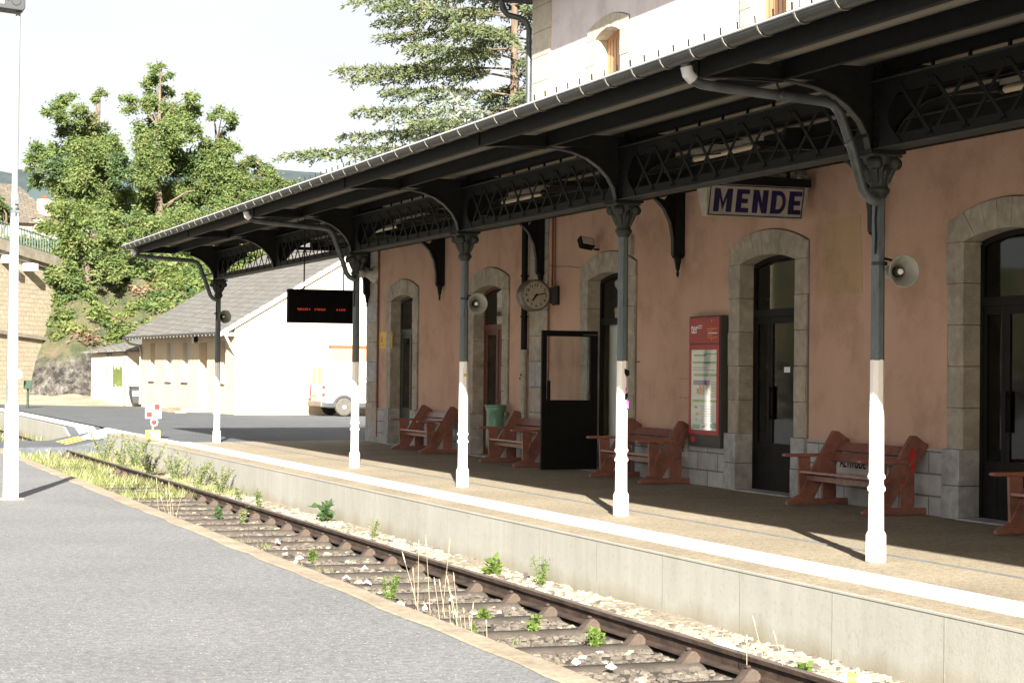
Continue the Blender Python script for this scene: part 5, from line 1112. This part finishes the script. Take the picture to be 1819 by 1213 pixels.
b = MB(); sh_box(b, -1.0, .28, -30, 9, 6.55, 7.02, 'stone_coping'); sh_box(b, -1.0, .15, -30, 9, 6.38, 6.55, 'stone_coping'); b.build('coping', rwall)
b = MB(); sh_box(b, -.1, .32, -30, 6, 2.95, 3.12, 'stone_coping', -.05); b.build('string_course', rwall)
for i, (s_, zz_) in enumerate(((.2, 6.2), (2.15, 5.95))):
    b = MB(); b.box(.05, .62, s_-.20, s_+.20, zz_-.17, zz_+.17, 'white_paint', T=TR); b.build('wall_block', rwall, bevel=.03)
rl = empty('railing', (0, 87, 7.1), 'grey green metal railing along the top of the retaining wall', 'railing')
b = MB(); sh_box(b, -.35, -.30, -30, 12, 7.86, 7.92, 'railing_green'); sh_box(b, -.35, -.31, -30, 12, 7.20, 7.24, 'railing_green'); b.build('rail', rl)
b = MB(); k = -4.0; nb = 0
while k < 12: sh_box(b, -.345, -.305, k, k+.06, 7.0, 7.98, 'railing_green'); k += .26
o = b.build('baluster', rl); o['kind'] = 'stuff'
hs = empty('hillside_house', (4, 133, 7), 'stone house with a steep brown roof and a cream chimney above the retaining wall', 'house')
TH = Matrix.Translation((3.2, 131.5, 7)) @ Matrix.Rotation(R(22), 4, 'Z')
b = MB(); b.box(-9, 5.5, 0, 8, -.5, 4.1, 'house_wall', T=TH); b.build('wall', hs)
b = MB(); b.add([TH @ Vector(p) for p in ((-9.3, -.4, 4.0), (5.8, -.4, 4.0), (4.6, 4, 6.9), (-8, 4, 6.9), (-9.3, 8.4, 4.0), (5.8, 8.4, 4.0))], [(0, 1, 2, 3), (1, 5, 2), (4, 3, 2, 5), (0, 3, 4), (0, 4, 5, 1)], 'slate_far'); hr = b.build('roof', hs)
b = MB(); b.box(4.6, 5.35, .6, 1.2, 4.0, 5.75, 'chimney', T=TH); b.box(4.85, 5.1, .8, 1.0, 5.75, 6.0, 'rust', T=TH); b.build('chimney', hr)
b = MB(); b.box(3.7, 4.35, -.45, 1.2, 3.7, 4.35, 'chimney', T=TH); b.prism([(3.6, 4.35), (4.45, 4.35), (4.02, 4.65)], -.5, 1.4, 'y', 'slate_far', T=TH); b.build('dormer', hr)
b = MB(); b.box(.2, 1.1, -.06, .02, 1.6, 3.1, 'interior_dark', T=TH); b.build('window', hs)
b = MB(); b.box(-30, -8, 20, 30, 2, 5.5, 'house_wall', T=TH); b.prism([(-31, 5.5), (-7, 5.5), (-9, 9.2), (-29, 9.2)], 19, 31, 'y', 'slate_far', T=TH)
tag(b.build('distant_house', None, origin=(-10, 150, 7)), 'large brown roofed house at the left edge behind the lamp post', 'house')
# small post box and white sign seen beside the lamp post
pb = empty('litter_post', (-.05, 76.8, 0), 'small dark green bin on a post at the foot of the rocky bank', 'litter bin')
b = MB(); b.box(-.10, .20, 76.7, 76.95, .72, 1.05, 'green_bin'); b.build('box', pb, bevel=.02); b = MB(); b.tube([(.06, 76.9, -.02), (.06, 76.9, .75)], .045, 'green_bin', 8); b.build('post', pb)
b = MB(); b.tube([(-.46, 76, -.02), (-.46, 76, 1.2)], .03, 'zinc', 8); b.lathe((-.46, 75.96, 1.28), [(.2, 0), (.2, -.02)], 'paper_white', 8, (0, 1, 0)); tag(b.build('octagonal_sign', None, origin=(-.38, 76, 0)), 'small white octagonal sign on a post peeking out behind the lamp post', 'sign')

# ---------------------------------------------------------------- trees and bushes
def rand_unit(rs, n):
    v = rs.normal(size=(n, 3)); return v/np.linalg.norm(v, axis=1, keepdims=True)
def leafquads(P, rs, ln, wd, droop=.35, spread=1.0):
    n = len(P); d = rand_unit(rs, n)*spread; d[:, 2] = d[:, 2]*.55-droop; d /= np.linalg.norm(d, axis=1, keepdims=True)
    u = rand_unit(rs, n); s = np.cross(d, u); s /= (np.linalg.norm(s, axis=1, keepdims=True)+1e-6)
    l = ln*rs.uniform(.6, 1.3, (n, 1)); w_ = wd*rs.uniform(.7, 1.3, (n, 1))
    a = P; c = P+d*l
    mid = P+d*l*.5
    return np.stack([a, mid+s*w_*.5, c, mid-s*w_*.5], axis=1)
def clump_points(rs, c, r, n, flat=.75):
    u = rand_unit(rs, n); rad = rs.rand(n)**.45
    # lumpy surface
    ph = rs.rand(3)*6.3; lump = 1+.28*np.sin(u[:, 0]*4+ph[0])*np.sin(u[:, 1]*4+ph[1])+.18*np.sin(u[:, 2]*6+ph[2])
    P = u*(rad*lump)[:, None]*np.array([1, 1, flat])*r+np.array(c); return P
def tree(name, label, cat, base, clumps, mats, dens=260, ln=.21, wd=.078, seed=1, group=None, trunk_r=.22, top=None, leafn='crown', sub=7):
    rs = np.random.RandomState(seed); root = empty(name, base, label, cat, group)
    V = []; E = []; base = Vector(base)
    cz = sorted(clumps, key=lambda c: -c[0][2]); topc = Vector(cz[0][0]) if top is None else Vector(top)
    b = MB(); mid = base.lerp(topc, .5)+Vector((rs.uniform(-.3, .3), rs.uniform(-.3, .3), 0))
    tp = [base-Vector((0, 0, .4)), base.lerp(mid, .5)+Vector((.1, 0, 0)), mid, mid.lerp(topc, .5), topc]
    b.tube(tp, [trunk_r*1.25, trunk_r, trunk_r*.7, trunk_r*.42, trunk_r*.15], 'bark', 8)
    for (c, r, mi_) in clumps:
        c = Vector(c); t_ = min(.92, max(.18, (c.z-base.z-1.4)/max(1, topc.z-base.z))); p = base.lerp(mid, t_*2) if t_ < .5 else mid.lerp(topc, (t_-.5)*2)
        q = p.lerp(c, .5)+Vector((0, 0, .25)); b.tube([p, q, c], [trunk_r*.26, trunk_r*.16, trunk_r*.06], 'bark', 6)
        # sub-clumps: foliage pads at the twig ends
        ns = max(6, int(sub*1.9*r)); us = rand_unit(rs, ns)
        for k in range(ns):
            cc = np.array(c)+us[k]*np.array([1, 1, .8])*r*rs.uniform(.35, 1.15); rr_ = r*rs.uniform(.24, .46)
            b.tube([c, Vector(cc)], [trunk_r*.08, trunk_r*.04], 'bark', 4, cap=False)
            n = int(max(55, dens*rr_*rr_*14)); P = clump_points(rs, cc, rr_, n, .72); J = rs.rand(n) < .42; P[J] += rs.normal(size=(J.sum(), 3))*rr_*.6; V.append(leafquads(P, rs, ln, wd)); E.append(np.where(rs.rand(n) < .22, mi_, rs.choice([0, 1, 2], n)) if mi_ == 3 and name != 'dead_thicket' else np.where(rs.rand(n) < .8, mi_, rs.choice([0, 1, 1, 0, 2], n)))
    b.build('trunk', root); V = np.concatenate(V); E = np.concatenate(E)
    off = np.array(root.location); o = quads(leafn, mats, V-off, root, extra=E); return root
def cl_at(px, py, d, r, m_=0): p = at(px, py, d); return ((p.x, p.y, p.z), r, m_)
RM = ['leaf_robinia', 'leaf_yellowish', 'leaf_dark', 'leaf_brown']
def px2m(pxs, d): return pxs*d/FPX
def treepx(name, label, cat, basepx, d, spec, seed, **kw):
    cl = []; rr = random.Random(seed)
    for s in spec:
        x, y, r = s[:3]; mm_ = s[3] if len(s) > 3 else 0
        cl.append(cl_at(x, y, d+rr.uniform(-2.2, 2.2), px2m(r, d), mm_))
    bp = at(*basepx, d); return tree(name, label, cat, (bp.x, bp.y, bp.z), cl, RM, seed=seed, **kw)
treepx('locust_tree', 'tallest green tree on the bank, with a narrow pointed top', 'tree', (285, 520), 107,
  [(285, 128, 18), (276, 150, 20), (300, 165, 16), (262, 185, 20), (232, 182, 18), (290, 195, 26), (335, 170, 16), (330, 200, 24), (350, 195, 14), (268, 225, 24), (310, 235, 30), (345, 235, 22), (265, 265, 30), (300, 285, 34), (340, 290, 32, 2), (255, 310, 32), (290, 340, 36), (335, 345, 36), (375, 330, 28), (260, 370, 32), (300, 400, 36), (345, 400, 34)], 11, group='trees on the bank', trunk_r=.26)
treepx('locust_tree', 'broad green tree on the bank, the one nearest the lamp post', 'tree', (175, 470), 103,
  [(115, 178, 15), (168, 172, 10), (178, 165, 10, 3), (145, 200, 18), (105, 200, 22), (120, 225, 22, 2), (158, 210, 16, 3), (80, 200, 8), (150, 235, 28), (180, 235, 18), (185, 225, 8, 3), (125, 262, 30), (165, 270, 32), (205, 262, 22), (70, 275, 22), (55, 290, 14), (95, 290, 26, 2), (65, 318, 18, 2), (140, 305, 34), (185, 310, 34), (110, 330, 26), (155, 350, 36), (200, 360, 34), (215, 300, 26, 2)], 12, group='trees on the bank', trunk_r=.24)
treepx('locust_tree', 'green tree with an upright tuft, right of the tallest tree on the bank', 'tree', (400, 470), 109,
  [(395, 205, 18), (405, 215, 16), (380, 210, 10), (400, 245, 16, 2), (378, 262, 22), (405, 270, 22), (365, 300, 28), (405, 310, 28), (435, 300, 20), (445, 285, 12, 3), (385, 345, 32), (425, 345, 28), (460, 310, 22), (475, 300, 12, 2), (455, 340, 26, 1), (495, 328, 18, 1), (525, 330, 14, 1), (485, 350, 22, 1), (400, 385, 32), (440, 380, 30, 1), (520, 345, 14, 1)], 13, group='trees on the bank', trunk_r=.22)
treepx('bushy_tree', 'low spreading bright green tree covering the top of the bank beside the railing', 'tree', (150, 520), 91,
  [(110, 380, 26, 1), (145, 375, 28, 1), (180, 385, 28), (95, 400, 22, 1), (125, 415, 28, 1), (165, 420, 28), (205, 410, 28), (235, 395, 26), (110, 445, 20), (140, 455, 28), (185, 455, 28), (225, 445, 30), (105, 480, 24), (130, 495, 28), (165, 490, 28), (195, 480, 24), (150, 520, 18), (95, 500, 14)], 14, group='trees on the bank', trunk_r=.16, top=tuple(at(160, 400, 91)))
treepx('bushy_tree', 'bright yellow green bushy tree on the bank just above the depot roof', 'tree', (330, 540), 98,
  [(270, 400, 26), (310, 420, 30, 1), (350, 420, 30), (385, 400, 28, 1), (290, 450, 24, 1), (325, 465, 26, 1), (365, 450, 28, 1), (300, 490, 22, 3), (335, 500, 22, 1), (270, 470, 16, 3), (400, 440, 24), (310, 530, 18), (345, 470, 20), (420, 420, 24, 1), (450, 440, 24, 1)], 15, group='trees on the bank', trunk_r=.16, top=tuple(at(330, 410, 98)))
treepx('dead_thicket', 'brown dried branches hanging over the bank beneath the trees', 'bush', (230, 560), 96,
  [(215, 470, 22, 3), (235, 500, 26, 3), (205, 520, 20, 3), (255, 530, 22, 3), (115, 520, 18, 3), (140, 540, 18, 3), (95, 540, 12, 3), (165, 530, 14, 3), (275, 500, 16, 3), (225, 545, 18, 3)], 16, trunk_r=.08, dens=150, ln=.5, wd=.05, top=tuple(at(230, 480, 97)))
bsh = [((175, 575), 94, [(165, 560, 20), (190, 565, 22), (210, 575, 20), (150, 575, 14), (180, 590, 18)], 'round dark green bush on the bank above the outbuilding'),
       ((215, 612), 91, [(180, 600, 16, 1), (205, 605, 20), (235, 600, 18), (225, 585, 18), (170, 610, 10, 1)], 'low green bush right behind the outbuilding roof'),
       ((270, 560), 93, [(250, 560, 20, 1), (275, 555, 20), (240, 545, 14, 1), (265, 535, 16)], 'yellow green bush on the bank left of the depot roof'),
       ((135, 570), 95, [(120, 565, 12, 1), (140, 560, 12), (130, 578, 10, 1)], 'small pale bush on the grassy bank near the stone wall')]
for i, (bp, d, sp_, lb) in enumerate(bsh): treepx('bush', lb, 'bush', bp, d, sp_, 20+i, group='bushes on the bank', trunk_r=.07, dens=330, ln=.28, wd=.11, top=tuple(at(bp[0], bp[1]-30, d)))
def undergrowth():
    rs = np.random.RandomState(5); V = []; E = []
    for k in range(2600):
        x = rs.uniform(0, 26); y = rs.uniform(88, 106); z = hz(x, y)
        g = math.sin(x*1.1+y*.6)+math.sin(y*.9-x*.7)
        if z < 2.5: continue
        r = rs.uniform(.25, .7) if (g > -.1 or z > 5.4) else rs.uniform(.08, .2); n = int(30+140*r); P = clump_points(rs, (x, y, z+r*.3), r, n, .6); V.append(leafquads(P, rs, .26, .10)); E.append(np.full(n, rs.choice([0, 1, 1, 2, 3], p=[.35, .25, .15, .2, .05])))
    o = quads('undergrowth', RM, np.concatenate(V)-np.array([10, 100, 5.]), None, extra=np.concatenate(E)); o.location = (10, 100, 5)
    tag(o, 'tangled green undergrowth covering the steep bank', 'undergrowth', kind='stuff')
undergrowth()
treepx('bush', 'small dark bush behind the railing at the left edge', 'bush', (5, 400), 100, [(5, 375, 14, 2), (0, 360, 12), (12, 390, 10)], 29, group='bushes on the bank', trunk_r=.07)
# cedar behind the low wing
def cedar(name, label, base, H, seed, bright, z0=2.5, spread=7.0, nbr=95, sc=1.5):
    rs = np.random.RandomState(seed); rr = random.Random(seed); root = empty(name, base, label, 'tree', 'conifers behind the station')
    b = MB(); B = Vector(base); b.tube([B-Vector((0, 0, .5)), B+Vector((.1, 0, H*.5)), B+Vector((0, 0, H))], [.34, .2, .03], 'bark', 10)
    V = []
    for k in range(nbr):
        f = (k+rr.random())/nbr; z = z0+(H-z0)*f; ln = spread*(1-f)**.72*rr.uniform(.72, 1.12)+.35; a = k*2.4+rr.uniform(-.5, .5)
        dv = Vector((math.cos(a), math.sin(a), 0)); pts = []; nseg = 9; side = Vector((-dv.y, dv.x, 0)); bend = rr.uniform(-.12, .12)
        for j in range(nseg+1):
            t_ = j/nseg; pts.append(B+Vector((0, 0, z))+dv*ln*t_+side*bend*ln*t_*t_+Vector((0, 0, ln*(.10*t_-.20*t_*t_+.06*t_**3))))
        b.tube(pts, [.055*(1-j/nseg*.85)*min(1, ln/3) for j in range(nseg+1)], 'bark', 5, cap=False)
        nt = int(ln*11/sc)
        for q in range(nt):
            t_ = .12+.88*((q+rr.random())/nt); i = min(int(t_*nseg), nseg-1); p = pts[i].lerp(pts[i+1], t_*nseg-i)
            sl = (.28+.80*math.sin(math.pi*min(1, t_*.85+.12)))*min(1.0, ln*.24/sc)*sc*rr.uniform(.6, 1.15); sg = 1 if q % 2 else -1
            d2 = (dv*rr.uniform(.55, 1.0)+side*sg*rr.uniform(.45, 1.0)+Vector((0, 0, rr.uniform(-.42, .02)))).normalized()
            nl = max(8, int(sl*44/sc)); tt = rs.rand(nl); P = np.array(p)[None, :]+np.outer(tt*sl, np.array(d2)); P[:, 2] -= tt*tt*sl*.22
            P += rs.normal(size=P.shape)*.025*sc
            L_ = rs.uniform(.10, .22, (nl, 1))*sc; dd = np.array(d2)[None, :]*.75+rs.normal(size=(nl, 3))*.45; dd /= np.linalg.norm(dd, axis=1, keepdims=True)
            ss = np.cross(dd, rand_unit(rs, nl)); ss /= np.linalg.norm(ss, axis=1, keepdims=True); C_ = P+dd*L_; Mi = P+dd*L_*.5
            V.append(np.stack([P, Mi+ss*.024*sc, C_, Mi-ss*.024*sc], axis=1))
    b.build('trunk', root); V = np.concatenate(V); quads('crown', bright, V-np.array(root.location), root); return root
cb = at(905, 660, 90)
cedar('cedar_tree', 'tall green cedar with layered drooping branches behind the tall station block', (cb.x, cb.y, -.1), 29, 31, 'leaf_cedar', 8.0, 10.8, 100)
cb = at(800, 660, 84)
cedar('cedar_tree', 'smaller pale grey green cedar in front of the tall one, just above the canopy edge', (cb.x, cb.y, -.1), 13.6, 33, 'leaf_cedar_blue', 7.5, 4.6, 60)

# ---------------------------------------------------------------- weeds, grass, litter
def weed(name, label, loc, h, seed, mat='leaf_weed', stems=4, leaf=(.09, .045), dens=26, lean=.25, group='weeds along the track'):
    rs = np.random.RandomState(seed); root = empty(name, loc, label, 'weed', group); b = MB(); V = []; B = Vector(loc)
    for s in range(stems):
        a = rs.rand()*6.3; hh = h*rs.uniform(.6, 1.0); tip = B+Vector((math.cos(a)*lean*hh, math.sin(a)*lean*hh, hh)); mid = B.lerp(tip, .5)+Vector((0, 0, hh*.06))
        b.tube([B, mid, tip], [.006, .004, .002], 'leaf_weed', 5)
        n = dens; t_ = rs.uniform(.12, 1, n); P = np.array([tuple(B.lerp(mid, x*2) if x < .5 else mid.lerp(tip, x*2-1)) for x in t_]); P += rs.normal(size=P.shape)*.012
        V.append(leafquads(P, rs, leaf[0], leaf[1], -.25))
    b.build('stem', root); quads('leaves', mat, np.concatenate(V)-np.array(root.location), root); return root
WZ = -.585
weeds = [(-3.53, 17.1, .34, 'leaf_weed', 'weed', 'bushy green weed against the kerb, lower centre of the photo', 5, (.06, .03)), (-3.0, 16.0, .12, 'leaf_weed', 'weed', 'low green weed between sleepers near the tall dry grasses', 4, (.08, .05)), (-1.62, 26.6, .34, 'leaf_dark', 'weed', 'dark broad leaved weed against the platform wall near the left', 3, (.20, .14)),
  (-1.70, 23.9, .30, 'leaf_dusty', 'weed', 'pale feathery weed by the platform wall beyond the broad leaved one', 5, (.05, .02)), (-1.60, 18.3, .40, 'leaf_weed', 'weed', 'thin upright weed at the foot of the concrete wall, centre right', 2, (.09, .03)), (-1.75, 19.3, .20, 'leaf_weed', 'weed', 'yellow green broad leaved weed beside the rail at the centre', 4, (.16, .12)),
  (-2.9, 27.6, .22, 'leaf_dark', 'weed', 'round dark green weed beside the rail on the left', 6, (.07, .05)), (-2.7, 26.9, .24, 'leaf_dusty', 'weed', 'pale green weed inside the rail on the left', 5, (.06, .04)), (-1.95, 29.1, .42, 'leaf_weed', 'weed', 'tall single weed by the platform wall at the left', 2, (.08, .04)),
  (-2.78, 14.1, .22, 'leaf_weed', 'weed', 'small bright weed inside the rail near the bottom', 3, (.07, .05)), (-2.9, 15.1, .14, 'leaf_weed', 'weed', 'bright weed between two rail clamps, bottom centre', 3, (.08, .06)), (-2.62, 14.4, .14, 'leaf_weed', 'weed', 'small weed touching a rail clamp near the bottom', 3, (.07, .05)), (-2.04, 15.2, .10, 'leaf_weed', 'weed', 'small weed in the pale gravel behind the rail', 3, (.08, .06)), (-1.95, 12.3, .12, 'leaf_weed', 'weed', 'green weed in the gravel by the plastic bottle', 4, (.09, .07)),
  (-1.75, 31.5, .30, 'leaf_dusty', 'weed', 'grey green weed near the platform wall far down the track', 4, (.06, .04)), (-3.1, 21.5, .14, 'leaf_weed', 'weed', 'low green tuft between the sleepers in the middle distance', 3, (.07, .04)), (-3.5, 14.9, .16, 'leaf_weed', 'weed', 'small feathery weed at the kerb near the bottom', 3, (.05, .02))]
for i, (x, y, h, m_, nm, lb, st_, lf) in enumerate(weeds): weed(nm, lb, (x, y, WZ), h, 50+i, m_, st_+1, (lf[0]*.62, lf[1]*.55), 16 if lf[0] > .12 else 46)
# tall weeds further along
tallw = [(-1.75, 37.0, .75, 'leaf_dusty'), (-1.95, 38.6, .85, 'leaf_weed'), (-1.72, 35.0, .60, 'leaf_dusty'), (-1.70, 33.2, .55, 'leaf_weed'), (-1.65, 42.2, .9, 'leaf_weed'), (-1.9, 44.8, 1.0, 'leaf_weed'), (-2.1, 40.8, .7, 'leaf_dusty')]
lbs = ['dense dusty bush of weeds against the platform wall on the left', 'tall green weeds beside the farther part of the rail', 'dusty weeds nearest the camera in the row on the platform wall', 'leafy weeds low on the platform wall at the near end of the row', 'tall green weeds under the chequered stop board', 'tallest weeds where the platform wall ends', 'mixed pale weeds between rail and wall near the stop board']
for i, (x, y, h, m_) in enumerate(tallw):
    weed('weed', lbs[i], (x, y, WZ), h*.9, 90+i, 'leaf_dusty' if i != 4 else m_, 11, (.05, .022), 70, .5)
def blades(n, xr, yr, z, h, mat, seed, wd=.012, lean=.3, pick=None):
    rs = np.random.RandomState(seed); x = rs.uniform(*xr, n); y = rs.uniform(*yr, n)
    if pick is not None: k = pick(x, y, rs); x, y = x[k], y[k]; n = len(x)
    zz_ = np.full(n, z) if not callable(z) else np.array([z(a, c) for a, c in zip(x, y)])
    P = np.stack([x, y, zz_], 1); hh = h*rs.uniform(.4, 1.15, n); a = rs.rand(n)*6.3; d = np.stack([np.cos(a)*lean*hh, np.sin(a)*lean*hh, hh], 1); b_ = rs.rand(n)*6.3; s = np.stack([np.cos(b_), np.sin(b_), 0*b_], 1)*wd
    return np.stack([P-s, P+s, P+d*.6+s*.8+0*d, P+d], 1)
rsx = np.random.RandomState(1)
V = np.concatenate([blades(26000, (-4.7, -1.45), (32, 56), WZ, .17, 0, 61, .008, .55, lambda x, y, r: (np.sin(x*2.3+y*.9)+np.sin(y*1.7-x)+r.rand(len(x))*1.2 > .2)), blades(4200, (-4.7, -3.6), (30, 46), WZ, .22, 0, 62, .007, .45), blades(1500, (-4.7, -1.5), (46, 70), WZ, .22, 0, 66, .02, .4)])
tag(quads('grass', ['leaf_grass', 'dry_grass'], V-np.array([-3, 40, -.5]), None, extra=(np.random.RandomState(2).rand(len(V)) < .14).astype(int)), 'yellow green grass overgrowing the far end of the track', 'grass', kind='stuff').location = (-3, 40, -.5)
V = blades(900, (-4.3, -3.2), (14.5, 26), WZ, .10, 0, 63, .006, .3, lambda x, y, r: np.sin(x*5+y*2.1) > .55)
tag(quads('short_grass', 'leaf_grass', V-np.array([-3.5, 20, -.5]), None), 'short grass sprouting along the kerb between the sleepers', 'grass', kind='stuff').location = (-3.5, 20, -.5)
# tall dry grasses in front of the rail
def drygrass(loc, n, h, seed, lb):
    rs = np.random.RandomState(seed); b = MB(); B = Vector(loc)
    for k in range(n):
        p = B+Vector((rs.uniform(-.14, .14), rs.uniform(-.25, .25), 0)); hh = h*rs.uniform(.55, 1); a = math.pi+rs.uniform(-.9, .9) if k % 3 else rs.rand()*6.3; ln = hh*rs.uniform(.05, .32)
        tip = p+Vector((math.cos(a)*ln, math.sin(a)*ln, hh)); b.tube([p, p.lerp(tip, .55)+Vector((0, 0, .02)), tip], [.003, .0026, .0018], 'dry_grass', 4)
        b.tube([tip, tip+(tip-p)*.10, tip+(tip-p)*.2], [.005, .007, .002], 'dry_grass', 5)
    tag(b.build('dry_grass_tuft', None, origin=loc), lb, 'grass', 'tufts of tall dry grass by the kerb')
drygrass((-3.38, 16.5, WZ), 5, .60, 71, 'tuft of tall dry straw grass just beyond the kerb, centre'); drygrass((-3.30, 15.9, WZ), 6, .42, 72, 'denser tuft of dry grass right of the tallest straws'); drygrass((-3.55, 15.0, WZ), 9, .28, 73, 'short dry stubble at the kerb near the bottom')
drygrass((-3.45, 28.6, WZ), 3, .5, 74, 'thin dry stalks standing at the kerb on the left'); drygrass((-3.9, 26.0, WZ), 3, .5, 75, 'two pale stalks between kerb and rail further left'); drygrass((-2.35, 12.1, WZ), 3, .42, 76, 'slender grass ears in front of the rail, lower right')
# leaves on the kerb line weeds, litter
def bottle(loc, rz, label, c1, cap):
    root = empty('plastic_bottle', (0, 0, 0), label, 'bottle', 'plastic bottles in the gravel'); b = MB()
    b.lathe((0, 0, 0), [(.02, 0), (.042, .006), (.044, .05), (.040, .07), (.044, .09), (.044, .17), (.038, .20), (.016, .235), (.013, .25)], c1, 16, (1, 0, 0)); b.build('bottle', root)
    b = MB(); b.lathe((.25, 0, 0), [(.015, 0), (.016, .02), (.012, .024)], cap, 12, (1, 0, 0)); b.build('cap', root)
    b = MB(); b.lathe((.095, 0, 0), [(.0452, 0), (.0452, .07)], 'orange_print' if cap == 'bag_green' else 'paper_white', 16, (1, 0, 0)); b.build('label_band', root)
    root.location = loc; root.rotation_euler.z = rz
bottle((-1.72, 11.75, -.50), R(150), 'crushed clear bottle with a green cap in the gravel, bottom right', 'bottle_blue', 'bag_green'); bottle((-1.95, 13.7, -.52), R(-70), 'pale blue plastic bottle lying behind the rail', 'bottle_blue', 'light_grey')
lt = [(-3.35, 19.2, .07), (-3.28, 18.7, .09), (-3.05, 23.4, .06), (-3.2, 22.4, .06), (-2.9, 20.1, .07), (-3.45, 20.9, .06), (-3.3, 21.3, .09), (-2.9, 17.2, .06), (-3.35, 16.6, .05), (-3.3, 13.2, .07), (-3.15, 12.9, .08), (-3.5, 16.9, .10), (-1.8, 17.0, .05)]
for i, (x, y, s) in enumerate(lt):
    s *= .7; rr = random.Random(i); b = MB(); n = 7; vs = [(x+s*math.cos(6.28*k/n)*rr.uniform(.6, 1), y+s*math.sin(6.28*k/n)*rr.uniform(.6, 1), WZ+.05+rr.uniform(0, .03)) for k in range(n)]
    b.add(vs+[(x, y, WZ+.10)], [(k, (k+1) % n, n) for k in range(n)]+[tuple(range(n))[::-1]], 'paper_white')
    tag(b.build('paper_scrap', None, origin=(x, y, WZ)), 'scrap of white litter lying between the sleepers', 'litter', 'white scraps of litter on the track bed')
# a few dry leaves and pale chips on the near platform and station platform
b = MB(); rs = np.random.RandomState(77)
for k in range(260):
    if k % 3: x, y, z = rs.uniform(-9.5, -5), rs.uniform(8, 30), .002
    else: x, y = rs.uniform(-.4, .9), rs.uniform(11, 40); z = x*ZS+.003
    s = rs.uniform(.006, .02); a = rs.rand()*6.3; b.add([(x+s*math.cos(a+q)*(1 if i % 2 else .6), y+s*math.sin(a+q)*(1 if i % 2 else .6), z+(.004 if i % 2 else 0)) for i, q in enumerate((0, 1.57, 3.14, 4.71))], [(0, 1, 2, 3)], 'kerb_tan' if k % 2 else 'dry_grass')
tag(b.build('leaf_litter', None, origin=(-5, 20, 0)), 'tiny dry leaves and chips scattered on the platforms', 'leaf litter', kind='stuff')
